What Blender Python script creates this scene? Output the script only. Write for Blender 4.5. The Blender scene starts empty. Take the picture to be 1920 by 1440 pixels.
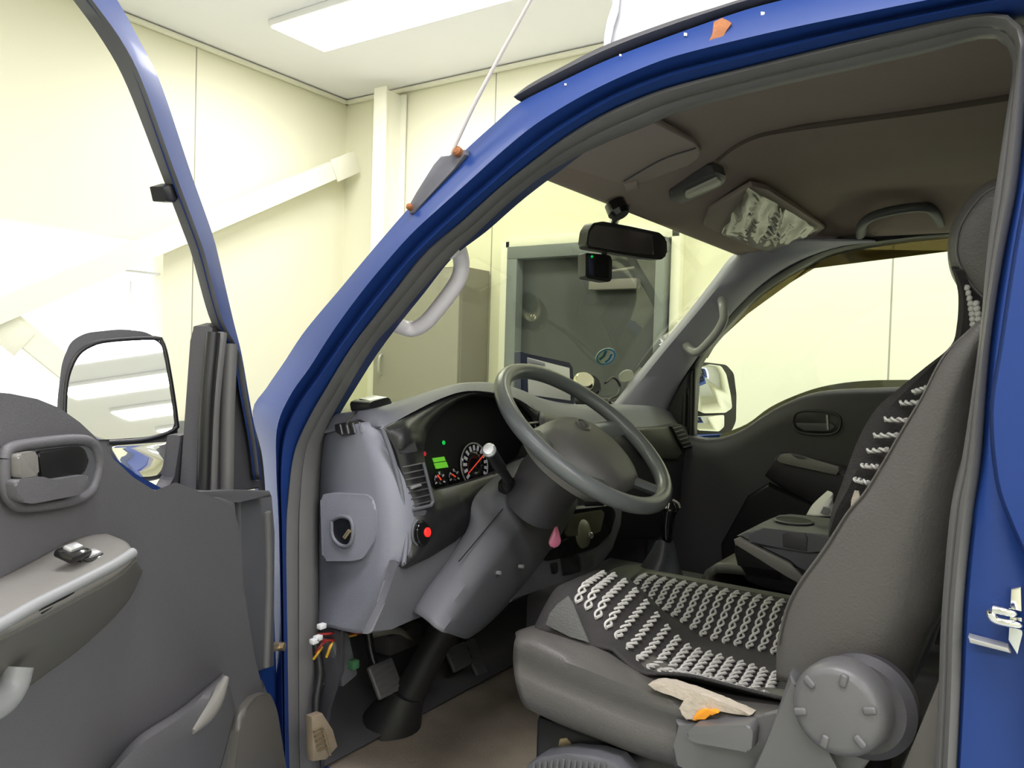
import bpy, bmesh, math, random
from mathutils import Vector, Matrix
random.seed(7)
D = bpy.data
scene = bpy.context.scene
COL = scene.collection

# ------------------------------------------------------------------ camera
FPX, YAW, PITCH, ROLL = 1492.14, 0.5910023, -0.0280010, 0.0286661
cy, sy, cp, sp = math.cos(YAW), math.sin(YAW), math.cos(PITCH), math.sin(PITCH)
FW = Vector((-sy*cp, cy*cp, sp)); r0 = Vector((cy, sy, 0)); u0 = r0.cross(FW)
RT = r0*math.cos(ROLL) + u0*math.sin(ROLL); UP = -r0*math.sin(ROLL) + u0*math.cos(ROLL)
CAM = Vector((0, -1.0, 1.58))
cd = D.cameras.new('camera'); cam = D.objects.new('camera', cd); COL.objects.link(cam)
cd.sensor_fit = 'HORIZONTAL'; cd.sensor_width = 36; cd.lens = FPX/1920*36
cd.clip_start = 0.02; cd.clip_end = 100
m = Matrix.Identity(4)
for i in range(3):
    m[i][0] = RT[i]; m[i][1] = UP[i]; m[i][2] = -FW[i]; m[i][3] = CAM[i]
cam.matrix_world = m
scene.camera = cam
# ------------------------------------------------------------------ world, exposure
scene.view_settings.view_transform = 'Standard'
scene.view_settings.look = 'None'
scene.view_settings.gamma = 1
scene.view_settings.use_curve_mapping = False
scene.view_settings.exposure = 0.0
w = D.worlds.new('world'); scene.world = w; w.use_nodes = True
w.node_tree.nodes['Background'].inputs[0].default_value = (1, 1, 1, 1)
w.node_tree.nodes['Background'].inputs[1].default_value = 0.1
XW, YW, ZC = -3.98, 2.84, 3.3            # front wall, side wall, ceiling
LAMP_POWER = 31
LAMPS = [(-2.75, 1.9), (-2.75, -0.3), (-2.75, -2.5),
         (-0.6, 1.9), (-0.6, -0.6), (-0.6, -2.8),
         (1.7, 1.2), (1.7, -0.9), (1.2, -3.0), (3.3, 1.2), (3.3, -0.9), (2.9, -3.0), (3.7, -3.0), (4.5, -3.0), (5.3, -3.0)]

# ------------------------------------------------------------------ pixel -> point on a real plane
def ray(px, py): return FW + RT*((px-960)/FPX) - UP*((py-720)/FPX)
def at(px, py, ax, v):
    d = ray(px, py); t = (v-CAM[ax])/d[ax]; return CAM + d*t
def X_(px, py, v): return at(px, py, 0, v)
def Y_(px, py, v): return at(px, py, 1, v)
def Z_(px, py, v): return at(px, py, 2, v)
def atp(px, py, p0, n):
    d = ray(px, py); p0 = Vector(p0); n = Vector(n); return CAM + d*((p0-CAM).dot(n)/d.dot(n))
# open driver door: s along the door from its hinge, n inward, z up
HX, HY, PHI = -1.16, -0.03, math.radians(62)
DS = Vector((math.cos(PHI), -math.sin(PHI), 0)); DN = Vector((math.sin(PHI), math.cos(PHI), 0))
def Dw(s, n, z): return Vector((HX, HY, 0)) + DS*s + DN*n + Vector((0, 0, z))
def Dp(px, py, n=0.0): return atp(px, py, Vector((HX, HY, 0)) + DN*n, DN)

# ------------------------------------------------------------------ materials
def mat(name, col, rough=0.5, metal=0.0, coat=0.0, bump=0.0, bscale=300, var=0.0, vscale=8, emit=None, estr=1, spec=0.5):
    m = D.materials.new(name); m.use_nodes = True
    nt = m.node_tree; b = nt.nodes['Principled BSDF']
    b.inputs['Base Color'].default_value = (*col, 1); b.inputs['Roughness'].default_value = rough
    b.inputs['Metallic'].default_value = metal; b.inputs['Coat Weight'].default_value = coat
    b.inputs['Coat Roughness'].default_value = 0.08; b.inputs['Specular IOR Level'].default_value = spec
    tc = nt.nodes.new('ShaderNodeTexCoord')
    if bump:
        n = nt.nodes.new('ShaderNodeTexNoise'); n.inputs['Scale'].default_value = bscale; n.inputs['Detail'].default_value = 3
        bp = nt.nodes.new('ShaderNodeBump'); bp.inputs['Strength'].default_value = bump; bp.inputs['Distance'].default_value = 0.002
        nt.links.new(tc.outputs['Object'], n.inputs['Vector']); nt.links.new(n.outputs['Fac'], bp.inputs['Height'])
        nt.links.new(bp.outputs['Normal'], b.inputs['Normal'])
    if var:
        n = nt.nodes.new('ShaderNodeTexNoise'); n.inputs['Scale'].default_value = vscale; n.inputs['Detail'].default_value = 5
        mx = nt.nodes.new('ShaderNodeMix'); mx.data_type = 'RGBA'
        mx.inputs[6].default_value = (*[c*(1-var) for c in col], 1); mx.inputs[7].default_value = (*[min(1, c*(1+var)) for c in col], 1)
        nt.links.new(tc.outputs['Object'], n.inputs['Vector']); nt.links.new(n.outputs['Fac'], mx.inputs[0])
        nt.links.new(mx.outputs[2], b.inputs['Base Color'])
    if emit:
        b.inputs['Emission Color'].default_value = (*emit, 1); b.inputs['Emission Strength'].default_value = estr
    return m
def glass_mat(name, tint=(1, 1, 1), refl=0.1):
    m = D.materials.new(name); m.use_nodes = True; nt = m.node_tree; nt.nodes.clear()
    o = nt.nodes.new('ShaderNodeOutputMaterial'); t = nt.nodes.new('ShaderNodeBsdfTransparent'); g = nt.nodes.new('ShaderNodeBsdfGlossy')
    lw = nt.nodes.new('ShaderNodeLayerWeight'); lw.inputs[0].default_value = .5
    pw = nt.nodes.new('ShaderNodeMath'); pw.operation = 'POWER'; pw.inputs[1].default_value = 4; nt.links.new(lw.outputs['Facing'], pw.inputs[0])
    fr = nt.nodes.new('ShaderNodeMath'); fr.operation = 'MULTIPLY_ADD'; fr.inputs[1].default_value = .5; fr.inputs[2].default_value = refl*.22; nt.links.new(pw.outputs[0], fr.inputs[0]); mx = nt.nodes.new('ShaderNodeMixShader')
    t.inputs[0].default_value = (*tint, 1); g.inputs['Roughness'].default_value = 0.02
    nt.links.new(fr.outputs[0], mx.inputs[0]); nt.links.new(t.outputs[0], mx.inputs[1]); nt.links.new(g.outputs[0], mx.inputs[2])
    nt.links.new(mx.outputs[0], o.inputs[0]); return m
M = dict(
    blue=mat('blue_paint', (0.012, 0.043, 0.20), 0.48, 0.0, 0.05, var=0.10, vscale=5, spec=.35),
    rubber=mat('rubber_seal', (0.135, 0.132, 0.13), 0.45, bump=.1),
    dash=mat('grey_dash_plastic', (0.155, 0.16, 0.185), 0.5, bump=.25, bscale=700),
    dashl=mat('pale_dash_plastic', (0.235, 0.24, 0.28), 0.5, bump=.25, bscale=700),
    trim=mat('pillar_trim', (0.31, 0.31, 0.385), 0.5, bump=.15, bscale=700),
    dash2=mat('mid_grey_plastic', (0.10, 0.102, 0.112), 0.5, bump=.2, bscale=700),
    dark=mat('dark_plastic', (0.058, 0.056, 0.062), 0.48, bump=.2, bscale=600),
    doortrim=mat('door_trim_plastic', (0.115, 0.112, 0.12), 0.5, bump=.25, bscale=500),
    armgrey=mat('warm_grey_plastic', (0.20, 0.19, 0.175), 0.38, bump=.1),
    black=mat('black_plastic', (0.012, 0.012, 0.013), 0.35),
    gloss=mat('gloss_black', (0.008, 0.008, 0.009), 0.12),
    void=mat('black_void', (0.004, 0.004, 0.004), 0.7),
    leather=mat('seat_leatherette', (0.092, 0.086, 0.080), 0.42, bump=.35, bscale=260, var=.08, vscale=4),
    leather_far=mat('seat_vinyl_olive', (0.085, 0.086, 0.07), 0.45, bump=.3),
    cover=mat('seat_cover_fabric', (0.035, 0.032, 0.031), 0.8, bump=.8, bscale=500),
    braid=mat('braid_cord', (0.55, 0.54, 0.50), 0.5),
    mesh=mat('seat_mesh_fabric', (0.13, 0.13, 0.125), 0.7, bump=1, bscale=500),
    headliner=mat('headliner_fabric', (0.30, 0.242, 0.21), 0.9, bump=.4, bscale=500, var=.1, vscale=6),
    visor=mat('visor_vinyl', (0.30, 0.25, 0.225), 0.7, bump=.2),
    wheel=mat('steering_rubber', (0.115, 0.125, 0.125), 0.30, bump=.1, bscale=500),
    hub=mat('steering_hub', (0.115, 0.112, 0.105), 0.45, bump=.2, bscale=600),
    knobm=mat('recliner_plastic', (0.12, 0.118, 0.12), 0.38, bump=.1),
    handle_l=mat('grip_light', (0.80, 0.76, 0.80), 0.3),
    handle_g=mat('grip_grey', (0.27, 0.275, 0.28), 0.38),
    chrome=mat('chrome', (0.85, 0.85, 0.84), 0.12, 1.0),
    mirror=mat('mirror_glass', (0.92, 0.92, 0.93), 0.015, 1.0),
    mirror_d=mat('mirror_dark_reflection', (0.05, 0.044, 0.042), 0.12, 0.0), armdark=mat('warm_dark_plastic', (0.105, 0.098, 0.088), 0.45),
    carpet=mat('floor_carpet', (0.24, 0.20, 0.155), 0.95, bump=1, bscale=220, var=.45, vscale=7),
    wall=None, ceil=None,
    beam=mat('cream_steel', (0.84, 0.83, 0.68), 0.45),
    white=mat('white_gelcoat', (0.88, 0.88, 0.88), 0.35),
    antenna=mat('antenna_rod', (0.82, 0.74, 0.7), 0.4, 0.3),
    bracket=mat('antenna_bracket', (0.13, 0.13, 0.15), 0.45, var=.2, vscale=30),
    rust=mat('rust', (0.33, 0.12, 0.04), 0.8, bump=.6, var=.4, vscale=60),
    locker=mat('locker_grey', (0.30, 0.285, 0.24), 0.5),
    locker_s=mat('locker_side', (0.20, 0.185, 0.15), 0.5),
    doorgrey=mat('steel_door_grey', (0.036, 0.042, 0.043), 0.45),
    doorframe=mat('steel_frame_grey', (0.16, 0.18, 0.18), 0.5),
    silver=mat('silver_strip', (0.5, 0.5, 0.5), 0.35, 0.6),
    screw=mat('screw', (0.5, 0.4, 0.25), 0.35, 0.8),
    greenlcd=mat('green_lcd', (0.1, 0.3, 0.02), 0.4, emit=(0.13, 0.55, 0.03), estr=0.6),
    greenled=mat('green_led', (0.0, 0.3, 0.05), 0.4, emit=(0.0, 0.6, 0.08), estr=0.7),
    redled=mat('red_led', (0.8, 0.02, 0.02), 0.4, emit=(1.0, 0.02, 0.015), estr=1.0),
    reddim=mat('red_dim', (0.5, 0.02, 0.03), 0.4, emit=(0.6, 0.02, 0.03), estr=0.5),
    gauge=mat('gauge_print', (0.6, 0.6, 0.66), 0.5),
    needle=mat('needle', (0.9, 0.06, 0.03), 0.5, emit=(1, .08, .03), estr=.4),
    pink=mat('pink_plastic', (0.95, 0.27, 0.45), 0.3, coat=.4),
    navy=mat('navy_plastic', (0.018, 0.022, 0.06), 0.4),
    screen=mat('device_screen', (0.75, 0.75, 0.72), 0.3),
    screen_g=mat('device_screen_grey', (0.35, 0.36, 0.42), 0.3),
    brass=mat('warm_chrome', (0.75, 0.70, 0.6), 0.15, 1.0),
    paper=mat('paper', (0.72, 0.71, 0.66), 0.7),
    print=mat('paper_print', (0.2, 0.2, 0.2), 0.7),
    sticker=mat('sticker_white', (0.95, 0.94, 0.98), 0.6),
    stickb=mat('sticker_blue', (0.08, 0.38, 0.70), 0.6),
    stickw=mat('sticker_pale', (0.85, 0.90, 0.88), 0.6),
    foam=mat('torn_foam', (0.47, 0.41, 0.33), 0.9, bump=1, bscale=120),
    orange=mat('orange_foam', (0.85, 0.33, 0.02), 0.8),
    lens=mat('lamp_lens', (0.45, 0.44, 0.38), 0.4),
    wirey=mat('wire_yellow', (0.75, 0.42, 0.03), 0.5), wirer=mat('wire_red', (0.30, 0.02, 0.02), 0.5),
    wirek=mat('wire_black', (0.015, 0.015, 0.015), 0.5), wirew=mat('connector_white', (0.75, 0.75, 0.75), 0.5),
    shifter=mat('shifter_leather', (0.07, 0.075, 0.085), 0.4, bump=.4, bscale=150),
    pocket=mat('radio_pocket', (0.075, 0.072, 0.05), 0.25),
    scuff=mat('scuff_plate', (0.24, 0.19, 0.13), 0.6, var=.3, vscale=40),
    tyre=mat('tyre_rubber', (0.02, 0.02, 0.02), 0.8),
    glass=glass_mat('clear_glass', (0.93, 0.96, 0.90), 0.14),
    wsglass=glass_mat('windshield_glass', (0.86, 0.88, 0.76), 0.16),
    visor_t=glass_mat('smoked_acrylic', (0.30, 0.27, 0.17), 0.2),
    lampface=mat('lamp_face', (1, 1, 1), 0.5, emit=(1, 1, 0.97), estr=4),
    winface=mat('window_light', (1, 1, 1), 0.5, emit=(1, 1, 1), estr=1.02),
)
def film_mat():
    m = D.materials.new('plastic_film'); m.use_nodes = True; nt = m.node_tree; b = nt.nodes['Principled BSDF']
    b.inputs['Base Color'].default_value = (0.16, 0.14, 0.095, 1); b.inputs['Roughness'].default_value = 0.25
    b.inputs['Specular IOR Level'].default_value = .8; b.inputs['Coat Weight'].default_value = .8
    t = nt.nodes.new('ShaderNodeBsdfTransparent'); mx = nt.nodes.new('ShaderNodeMixShader'); mx.inputs[0].default_value = .62
    o = nt.nodes['Material Output']; nt.links.new(t.outputs[0], mx.inputs[1]); nt.links.new(b.outputs[0], mx.inputs[2]); nt.links.new(mx.outputs[0], o.inputs[0])
    return m
M['film'] = film_mat()
def wall_mat(name, col, axis, seams, w=0.004, seamcol=(0.35, 0.34, 0.26)):
    # painted insulated panels with narrow vertical joints at the given coordinates
    m = mat(name, col, 0.5); nt = m.node_tree; b = nt.nodes['Principled BSDF']
    g = nt.nodes.new('ShaderNodeNewGeometry'); s = nt.nodes.new('ShaderNodeSeparateXYZ'); nt.links.new(g.outputs['Position'], s.inputs[0])
    acc = None
    for x in seams:
        c = nt.nodes.new('ShaderNodeMath'); c.operation = 'COMPARE'; c.inputs[1].default_value = x; c.inputs[2].default_value = w
        nt.links.new(s.outputs[axis], c.inputs[0])
        if acc is None: acc = c
        else:
            a = nt.nodes.new('ShaderNodeMath'); a.operation = 'MAXIMUM'; nt.links.new(acc.outputs[0], a.inputs[0]); nt.links.new(c.outputs[0], a.inputs[1]); acc = a
    mx = nt.nodes.new('ShaderNodeMix'); mx.data_type = 'RGBA'; mx.inputs[6].default_value = (*col, 1); mx.inputs[7].default_value = (*seamcol, 1)
    nt.links.new(acc.outputs[0], mx.inputs[0]); nt.links.new(mx.outputs[2], b.inputs['Base Color']); return m
CREAM = (0.83, 0.815, 0.62)
M['wall'] = wall_mat('cream_panel_side', CREAM, 0, [-3.54, -2.75, -1.61, -0.58, .45, 1.5, 2.5, 3.5, 4.5])
M['wall2'] = wall_mat('cream_panel_front', CREAM, 1, [1.7, 0.65, -0.4, -1.45, -2.5, -3.5])
M['ceil'] = mat('ceiling_board', (0.90, 0.895, 0.90), 0.8, var=.02, vscale=3)
M['floor'] = mat('workshop_floor', (0.42, 0.45, 0.42), 0.35, var=.1, vscale=2)

# ------------------------------------------------------------------ mesh helpers
def link(name, me, m, parent=None, smooth=35):
    o = D.objects.new(name, me); COL.objects.link(o)
    if m: me.materials.append(M[m] if isinstance(m, str) else m)
    if smooth:
        me.shade_smooth(); me.set_sharp_from_angle(angle=math.radians(smooth))
    if parent: o.parent = parent
    return o
def frombm(name, bm, m, parent=None, smooth=35, mats=None):
    bmesh.ops.recalc_face_normals(bm, faces=bm.faces)
    me = D.meshes.new(name); bm.to_mesh(me); bm.free()
    o = link(name, me, m, parent, smooth)
    for x in (mats or []): me.materials.append(M[x])
    return o
def tag(o, label=None, cat=None, group=None, kind=None):
    if label: o['label'] = label
    if cat: o['category'] = cat
    if group: o['group'] = group
    if kind: o['kind'] = kind
    return o
def empty(name, loc=(0, 0, 0)):
    o = D.objects.new(name, None); COL.objects.link(o); o.location = loc; o.empty_display_size = .1; return o
def keep(o, parent):
    """parent o to an Empty away from the origin, without moving o"""
    o.parent = parent; o.matrix_parent_inverse = Matrix.Translation(-Vector(parent.location)); return o
def resample(pts, n, smooth=True):
    pts = [Vector(p) for p in pts]
    if smooth and len(pts) > 2:
        q = []; P = [pts[0]*2-pts[1]] + pts + [pts[-1]*2-pts[-2]]
        for i in range(1, len(P)-2):
            a, b, c, d = P[i-1:i+3]
            for k in range(8):
                t = k/8; q.append(0.5*((2*b)+(c-a)*t+(2*a-5*b+4*c-d)*t*t+(3*b-a-3*c+d)*t**3))
        q.append(pts[-1]); pts = q
    L = [0]
    for a, b in zip(pts, pts[1:]): L.append(L[-1]+(b-a).length)
    out = []; j = 0
    for k in range(n):
        s = L[-1]*k/(n-1)
        while j < len(L)-2 and L[j+1] < s: j += 1
        t = (s-L[j])/max(1e-9, L[j+1]-L[j]); out.append(pts[j].lerp(pts[j+1], min(1, max(0, t))))
    return out
def bm_grid(bm, rows, closeu=False, closev=False, mi=0):
    V = [[bm.verts.new(p) for p in r] for r in rows]
    n = len(rows); k = len(rows[0])
    for i in range(n if closeu else n-1):
        for j in range(k if closev else k-1):
            f = bm.faces.new((V[i][j], V[i][(j+1) % k], V[(i+1) % n][(j+1) % k], V[(i+1) % n][j])); f.material_index = mi
    return V
def solidify(o, t, off=-1):
    md = o.modifiers.new('thickness', 'SOLIDIFY'); md.thickness = t; md.offset = off; return o
def loft(name, rows, m, parent=None, n=40, thick=0.0, smooth=True, closev=False, closeu=False, ang=50, dense=0, off=0):
    R_ = [resample(r, n, smooth) for r in rows]
    if dense:
        cols = list(zip(*R_)); cols = [resample(c, dense, True) for c in cols]; R_ = [list(r) for r in zip(*cols)]
    bm = bmesh.new(); bm_grid(bm, R_, closeu, closev)
    o = frombm(name, bm, m, parent, ang)
    if thick: solidify(o, thick, off)
    return o
def bm_prism(bm, pts, vec, bevel=0.0, seg=2, mi=0):
    pts = [Vector(p) for p in pts]; vec = Vector(vec)
    a = [bm.verts.new(p) for p in pts]; b = [bm.verts.new(p+vec) for p in pts]; n = len(a)
    fs = [bm.faces.new(a), bm.faces.new(b[::-1])] + [bm.faces.new((a[i], a[(i+1) % n], b[(i+1) % n], b[i])) for i in range(n)]
    for f in fs: f.material_index = mi
    if bevel:
        es = list({e for f in fs[:2] for e in f.edges})
        bmesh.ops.bevel(bm, geom=es, offset=bevel, segments=seg, profile=.5, affect='EDGES', clamp_overlap=True)
def prism(name, pts, vec, m, parent=None, bevel=0.0, seg=2, round_=0, ang=35):
    pts = [Vector(p) for p in pts]
    if round_: pts = rounded(pts, round_)
    bm = bmesh.new(); bm_prism(bm, pts, vec, bevel, seg); return frombm(name, bm, m, parent, ang)
def rounded(pts, r, seg=5):
    out = []; n = len(pts)
    for i in range(n):
        p = pts[i]; a = pts[i-1]-p; b = pts[(i+1) % n]-p
        d = min(r, a.length*.45, b.length*.45); A = p+a.normalized()*d; B = p+b.normalized()*d
        for k in range(seg+1):
            t = k/seg; out.append(A*(1-t)**2 + p*2*t*(1-t) + B*t*t)
    return out
def bm_tube(bm, pts, r, seg=10, n=None, smooth=True, flat=1.0, upv=None, caps=True, mi=0):
    if n: pts = resample(pts, n, smooth)
    pts = [Vector(p) for p in pts]; N = len(pts); rows = []
    ref = Vector(upv) if upv else None
    prev = None
    for i, p in enumerate(pts):
        t = (pts[min(i+1, N-1)]-pts[max(i-1, 0)]).normalized()
        if ref is not None: u = (ref - t*ref.dot(t)).normalized()
        elif prev is None:
            u = t.orthogonal().normalized()
        else: u = (prev - t*prev.dot(t)).normalized()
        prev = u; v = t.cross(u)
        rr = r(i/(N-1)) if callable(r) else r
        rows.append([p + u*math.cos(a)*rr*flat + v*math.sin(a)*rr for a in [2*math.pi*k/seg for k in range(seg)]])
    V = bm_grid(bm, rows, False, True, mi)
    if caps:
        bm.faces.new(V[0][::-1]).material_index = mi; bm.faces.new(V[-1]).material_index = mi
def tube(name, pts, r, m, parent=None, seg=12, n=24, smooth=True, flat=1.0, upv=None):
    bm = bmesh.new(); bm_tube(bm, pts, r, seg, n, smooth, flat, upv); return frombm(name, bm, m, parent, 50)
def bm_box(bm, c, s, rot=None, bevel=0, mi=0, seg=2):
    c = Vector(c); R3 = rot if rot else Matrix.Identity(3); hs = Vector(s)/2
    P = [c + R3 @ Vector((x*hs.x, y*hs.y, z*hs.z)) for x in (-1, 1) for y in (-1, 1) for z in (-1, 1)]
    V = [bm.verts.new(p) for p in P]; F = []
    for q in ((0, 1, 3, 2), (4, 6, 7, 5), (0, 4, 5, 1), (2, 3, 7, 6), (0, 2, 6, 4), (1, 5, 7, 3)):
        f = bm.faces.new([V[i] for i in q]); f.material_index = mi; F.append(f)
    if bevel: bmesh.ops.bevel(bm, geom=list({e for f in F for e in f.edges}), offset=bevel, segments=seg, profile=.5, affect='EDGES', clamp_overlap=True)
def box(name, c, s, m, parent=None, rot=None, bevel=0, seg=2):
    bm = bmesh.new(); bm_box(bm, c, s, rot, bevel, 0, seg); return frombm(name, bm, m, parent)
def frame(n, u=None):
    """rotation with local z along n and local x near u"""
    n = Vector(n).normalized(); u = Vector(u) if u else Vector((0, 1, 0)); u = (u-n*u.dot(n)).normalized(); v = n.cross(u)
    return Matrix((u, v, n)).transposed()
def bm_lathe(bm, c, n, prof, seg=32, u=None, sx=1.0, mi=0):
    F3 = frame(n, u); c = Vector(c); rows = []
    for r, h in prof:
        rows.append([c + F3 @ Vector((math.cos(a)*r*sx, math.sin(a)*r, h)) for a in [2*math.pi*k/seg for k in range(seg)]])
    V = bm_grid(bm, rows, False, True, mi)
    if prof[0][0] > 1e-5: bm.faces.new(V[0][::-1]).material_index = mi
    if prof[-1][0] > 1e-5: bm.faces.new(V[-1]).material_index = mi
def lathe(name, c, n, prof, m, parent=None, seg=32, u=None, sx=1.0, ang=35):
    prof = [(max(r, 1e-5+1e-6), h) for r, h in prof]
    bm = bmesh.new(); bm_lathe(bm, c, n, prof, seg, u, sx); return frombm(name, bm, m, parent, ang)

# ================================================================== THE ROOM
def struct(o): o['kind'] = 'structure'; return o
XR, YR = 6.5, -5.5
struct(box('floor', ((XW+XR)/2, (YW+YR)/2, -.05), (XR-XW, YW-YR, .1), 'floor'))
struct(box('ceiling', ((XW+XR)/2, (YW+YR)/2, ZC+.05), (XR-XW, YW-YR, .1), 'ceil'))
struct(box('wall_right', ((XW+XR)/2, YW+.06, ZC/2), (XR-XW+.24, .12, ZC), 'wall'))
struct(box('wall_left', ((XW+XR)/2, YR-.06, ZC/2), (XR-XW+.24, .12, ZC), 'wall'))
struct(box('wall_back', (XR+.06, (YW+YR)/2, ZC/2), (.12, YW-YR, ZC), 'wall2'))
# front wall with a bright glazed opening (y -0.9..1.52, z 0.5..2.05)
OY0, OY1, OZ0, OZ1 = -1.9, 1.52, 0.35, 2.17
bm = bmesh.new()
bm_box(bm, (XW-.06, (OY1+YW)/2, ZC/2), (.12, YW-OY1, ZC))
bm_box(bm, (XW-.06, (OY0+YR)/2, ZC/2), (.12, OY0-YR, ZC))
bm_box(bm, (XW-.06, (OY0+OY1)/2, (OZ1+ZC)/2), (.12, OY1-OY0, ZC-OZ1))
bm_box(bm, (XW-.06, (OY0+OY1)/2, OZ0/2), (.12, OY1-OY0, OZ0))
struct(frombm('wall_front', bm, 'wall2'))
win = struct(frombm('window_1', (lambda b: (bm_box(b, (XW-.10, (OY0+OY1)/2, (OZ0+OZ1)/2), (.02, OY1-OY0, OZ1-OZ0)), b)[1])(bmesh.new()), 'winface'))
bm = bmesh.new()
bm_box(bm, (XW-.05, (OY0+OY1)/2, OZ1-.17), (.05, OY1-OY0, .012), bevel=.003)
bm_box(bm, (XW-.05, OY1-.16, (OZ0+OZ1-.2)/2), (.03, .012, OZ1-OZ0-.25), bevel=.003)
bm_box(bm, (XW-.05, .25, (OZ0+OZ1-.2)/2), (.03, .04, OZ1-OZ0-.25), bevel=.003)
f = frombm('window_frame', bm, mat('window_frame_white', (.8, .8, .82), .5)); f.parent = win
# wall/ceiling cornice strips and corner column
bm = bmesh.new(); bm_box(bm, (XW+.02, (YW+YR)/2, ZC-.02), (.03, YW-YR, .025), bevel=.005); struct(frombm('trim_1', bm, 'beam'))
bm = bmesh.new(); bm_box(bm, ((XW+XR)/2, YW-.02, ZC-.02), (XR-XW, .03, .025), bevel=.005); struct(frombm('trim_2', bm, 'beam'))
struct(box('trim_3', (XW+.015, 2.16, 1.13), (.03, 1.3, .14), mat('skirting_grey', (.16, .17, .15), .5), bevel=.004))
o = tag(empty('steel_column', (Y_(712, 250, YW-.2).x, YW-.12, 0)), 'cream steel column standing in the corner of the two panelled walls', 'column')
bm = bmesh.new()
cxm = Y_(712, 250, YW-.2).x
bm_box(bm, (cxm, YW-.20, ZC/2-.02), (.10, .012, ZC-.06)); bm_box(bm, (cxm, YW-.02, ZC/2-.02), (.10, .012, ZC-.06)); bm_box(bm, (cxm, YW-.11, ZC/2-.02), (.012, .18, ZC-.06))
keep(frombm('shaft', bm, 'beam'), o)
bm = bmesh.new(); bm_box(bm, (cxm, YW-.11, .012), (.12, .24, .024)); keep(frombm('base_plate', bm, 'beam'), o)
# diagonal steel braces in front of the front wall
def brace(name, a, b, width, label, plates, pw):
    root = tag(empty(name, ((a[0]+b[0])/2, (a[1]+b[1])/2, (a[2]+b[2])/2)), label, 'beam', None)
    a = Vector(a); b = Vector(b); t = (b-a).normalized(); up = Vector((1, 0, 0)).cross(t).normalized()
    R3 = Matrix((t, up, Vector((1, 0, 0)))).transposed()
    bm = bmesh.new(); c = (a+b)/2; L = (b-a).length
    bm_box(bm, c, (L, width, .008), R3); bm_box(bm, c - up*(width/2) - Vector((.03, 0, 0)), (L, .008, .06), R3, 0)
    keep(frombm('angle_bar', bm, 'beam'), root)
    for p, dirs in plates:
        p = Vector(p)
        bm = bmesh.new(); bm_box(bm, p+Vector((.010, 0, 0)), (pw, width*1.35, .01), R3, .002); g = keep(frombm('gusset_plate', bm, 'beam'), root)
        for k in (-.25, .25):
            q = p + t*pw*k + Vector((.017, 0, 0)) ; h = lathe('bolt', q, (1, 0, 0), [(.0, .0), (.017, 0), (.017, .010), (.012, .014), (0, .014)], 'beam', None, 6, ang=20); h.parent = g; h.matrix_parent_inverse = g.matrix_parent_inverse
    return root
XB = XW+.16
A_ = X_(655, 308, XB); B_ = X_(-40, 600, XB)
brace('diagonal_brace', A_, B_, .105, 'cream diagonal steel angle brace rising to the corner column', [(A_+(B_-A_)*.02, 1)], .22)
A2 = X_(-60, 540, XB-.05); B2 = X_(135, 700, XB-.05); B2 = A2+(B2-A2)*2.2
brace('diagonal_brace', A2, B2, .105, 'cream diagonal steel brace sloping down behind the door mirror', [(X_(10, 618, XB-.05), 1)], .20)
# grey steel door recessed in the side wall, seen through the windscreen
dx0, dx1, dz = -2.50, -1.66, 2.16
bm = bmesh.new()
yf = YW-.05
for a, b, c2, d in ((dx0-.07, dx0, 0, dz), (dx1, dx1+.05, 0, dz), (dx0-.07, dx1+.05, dz, dz+.07)):
    bm_box(bm, ((a+b)/2, yf, (c2+d)/2), (b-a, .10, d-c2), bevel=.004)
fr = struct(frombm('door_1', bm, 'doorframe'))
pl = box('door_leaf', ((dx0+dx1)/2, YW-.02, dz/2), (dx1-dx0, .03, dz), 'doorgrey', fr, bevel=.003)
bm = bmesh.new(); bm_box(bm, (dx0+.06, YW-.06, 1.05), (.02, .04, .14), bevel=.004); bm_tube(bm, [(dx0+.06, YW-.08, 1.05), (dx0+.17, YW-.08, 1.05)], .009); frombm('door_handle', bm, 'chrome', fr)
bm = bmesh.new()
bm_box(bm, (dx0-.11, YW-.03, dz/2+.03), (.06, .06, dz+.16), bevel=.004); bm_box(bm, (dx1+.09, YW-.03, dz/2+.03), (.05, .06, dz+.16), bevel=.004); bm_box(bm, ((dx0+dx1)/2, YW-.03, dz+.10), (dx1-dx0+.22, .06, .06), bevel=.004)
struct(frombm('trim_4', bm, 'beam'))
o = tag(empty('door_closer', (-1.95, YW-.08, 2.02)), 'pale door closer with its arm high on the grey steel door', 'door closer')
keep(box('closer_body', (-1.90, YW-.075, 2.00), (.28, .05, .055), 'armgrey', bevel=.006), o)
bm = bmesh.new(); bm_tube(bm, [(-2.1, YW-.09, 2.07), (-1.92, YW-.12, 2.06), (-1.78, YW-.09, 2.08)], .009, n=8, smooth=False); keep(frombm('closer_arm', bm, 'armgrey'), o)
# grey metal locker against the side wall
o = tag(empty('metal_locker', (-3.1, YW-.2, 0)), 'tall olive grey metal locker against the cream wall beside the door', 'locker')
lx0, lx1, lz = cxm+.065, -2.75, 2.11
keep(box('locker_body', ((lx0+lx1)/2, YW-.14, lz/2), (lx1-lx0, .26, lz), 'locker_s', bevel=.004), o)
keep(box('locker_door', ((lx0+lx1)/2-.0, YW-.278, lz/2+.02), (lx1-lx0-.02, .018, lz-.06), 'locker', bevel=.003), o)
bm = bmesh.new(); bm_tube(bm, [(lx0+.08, YW-.288, 1.60), (lx0+.08, YW-.31, 1.58), (lx0+.08, YW-.31, 1.50), (lx0+.08, YW-.288, 1.48)], .008, n=14); keep(frombm('locker_handle', bm, 'silver'), o)

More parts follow.
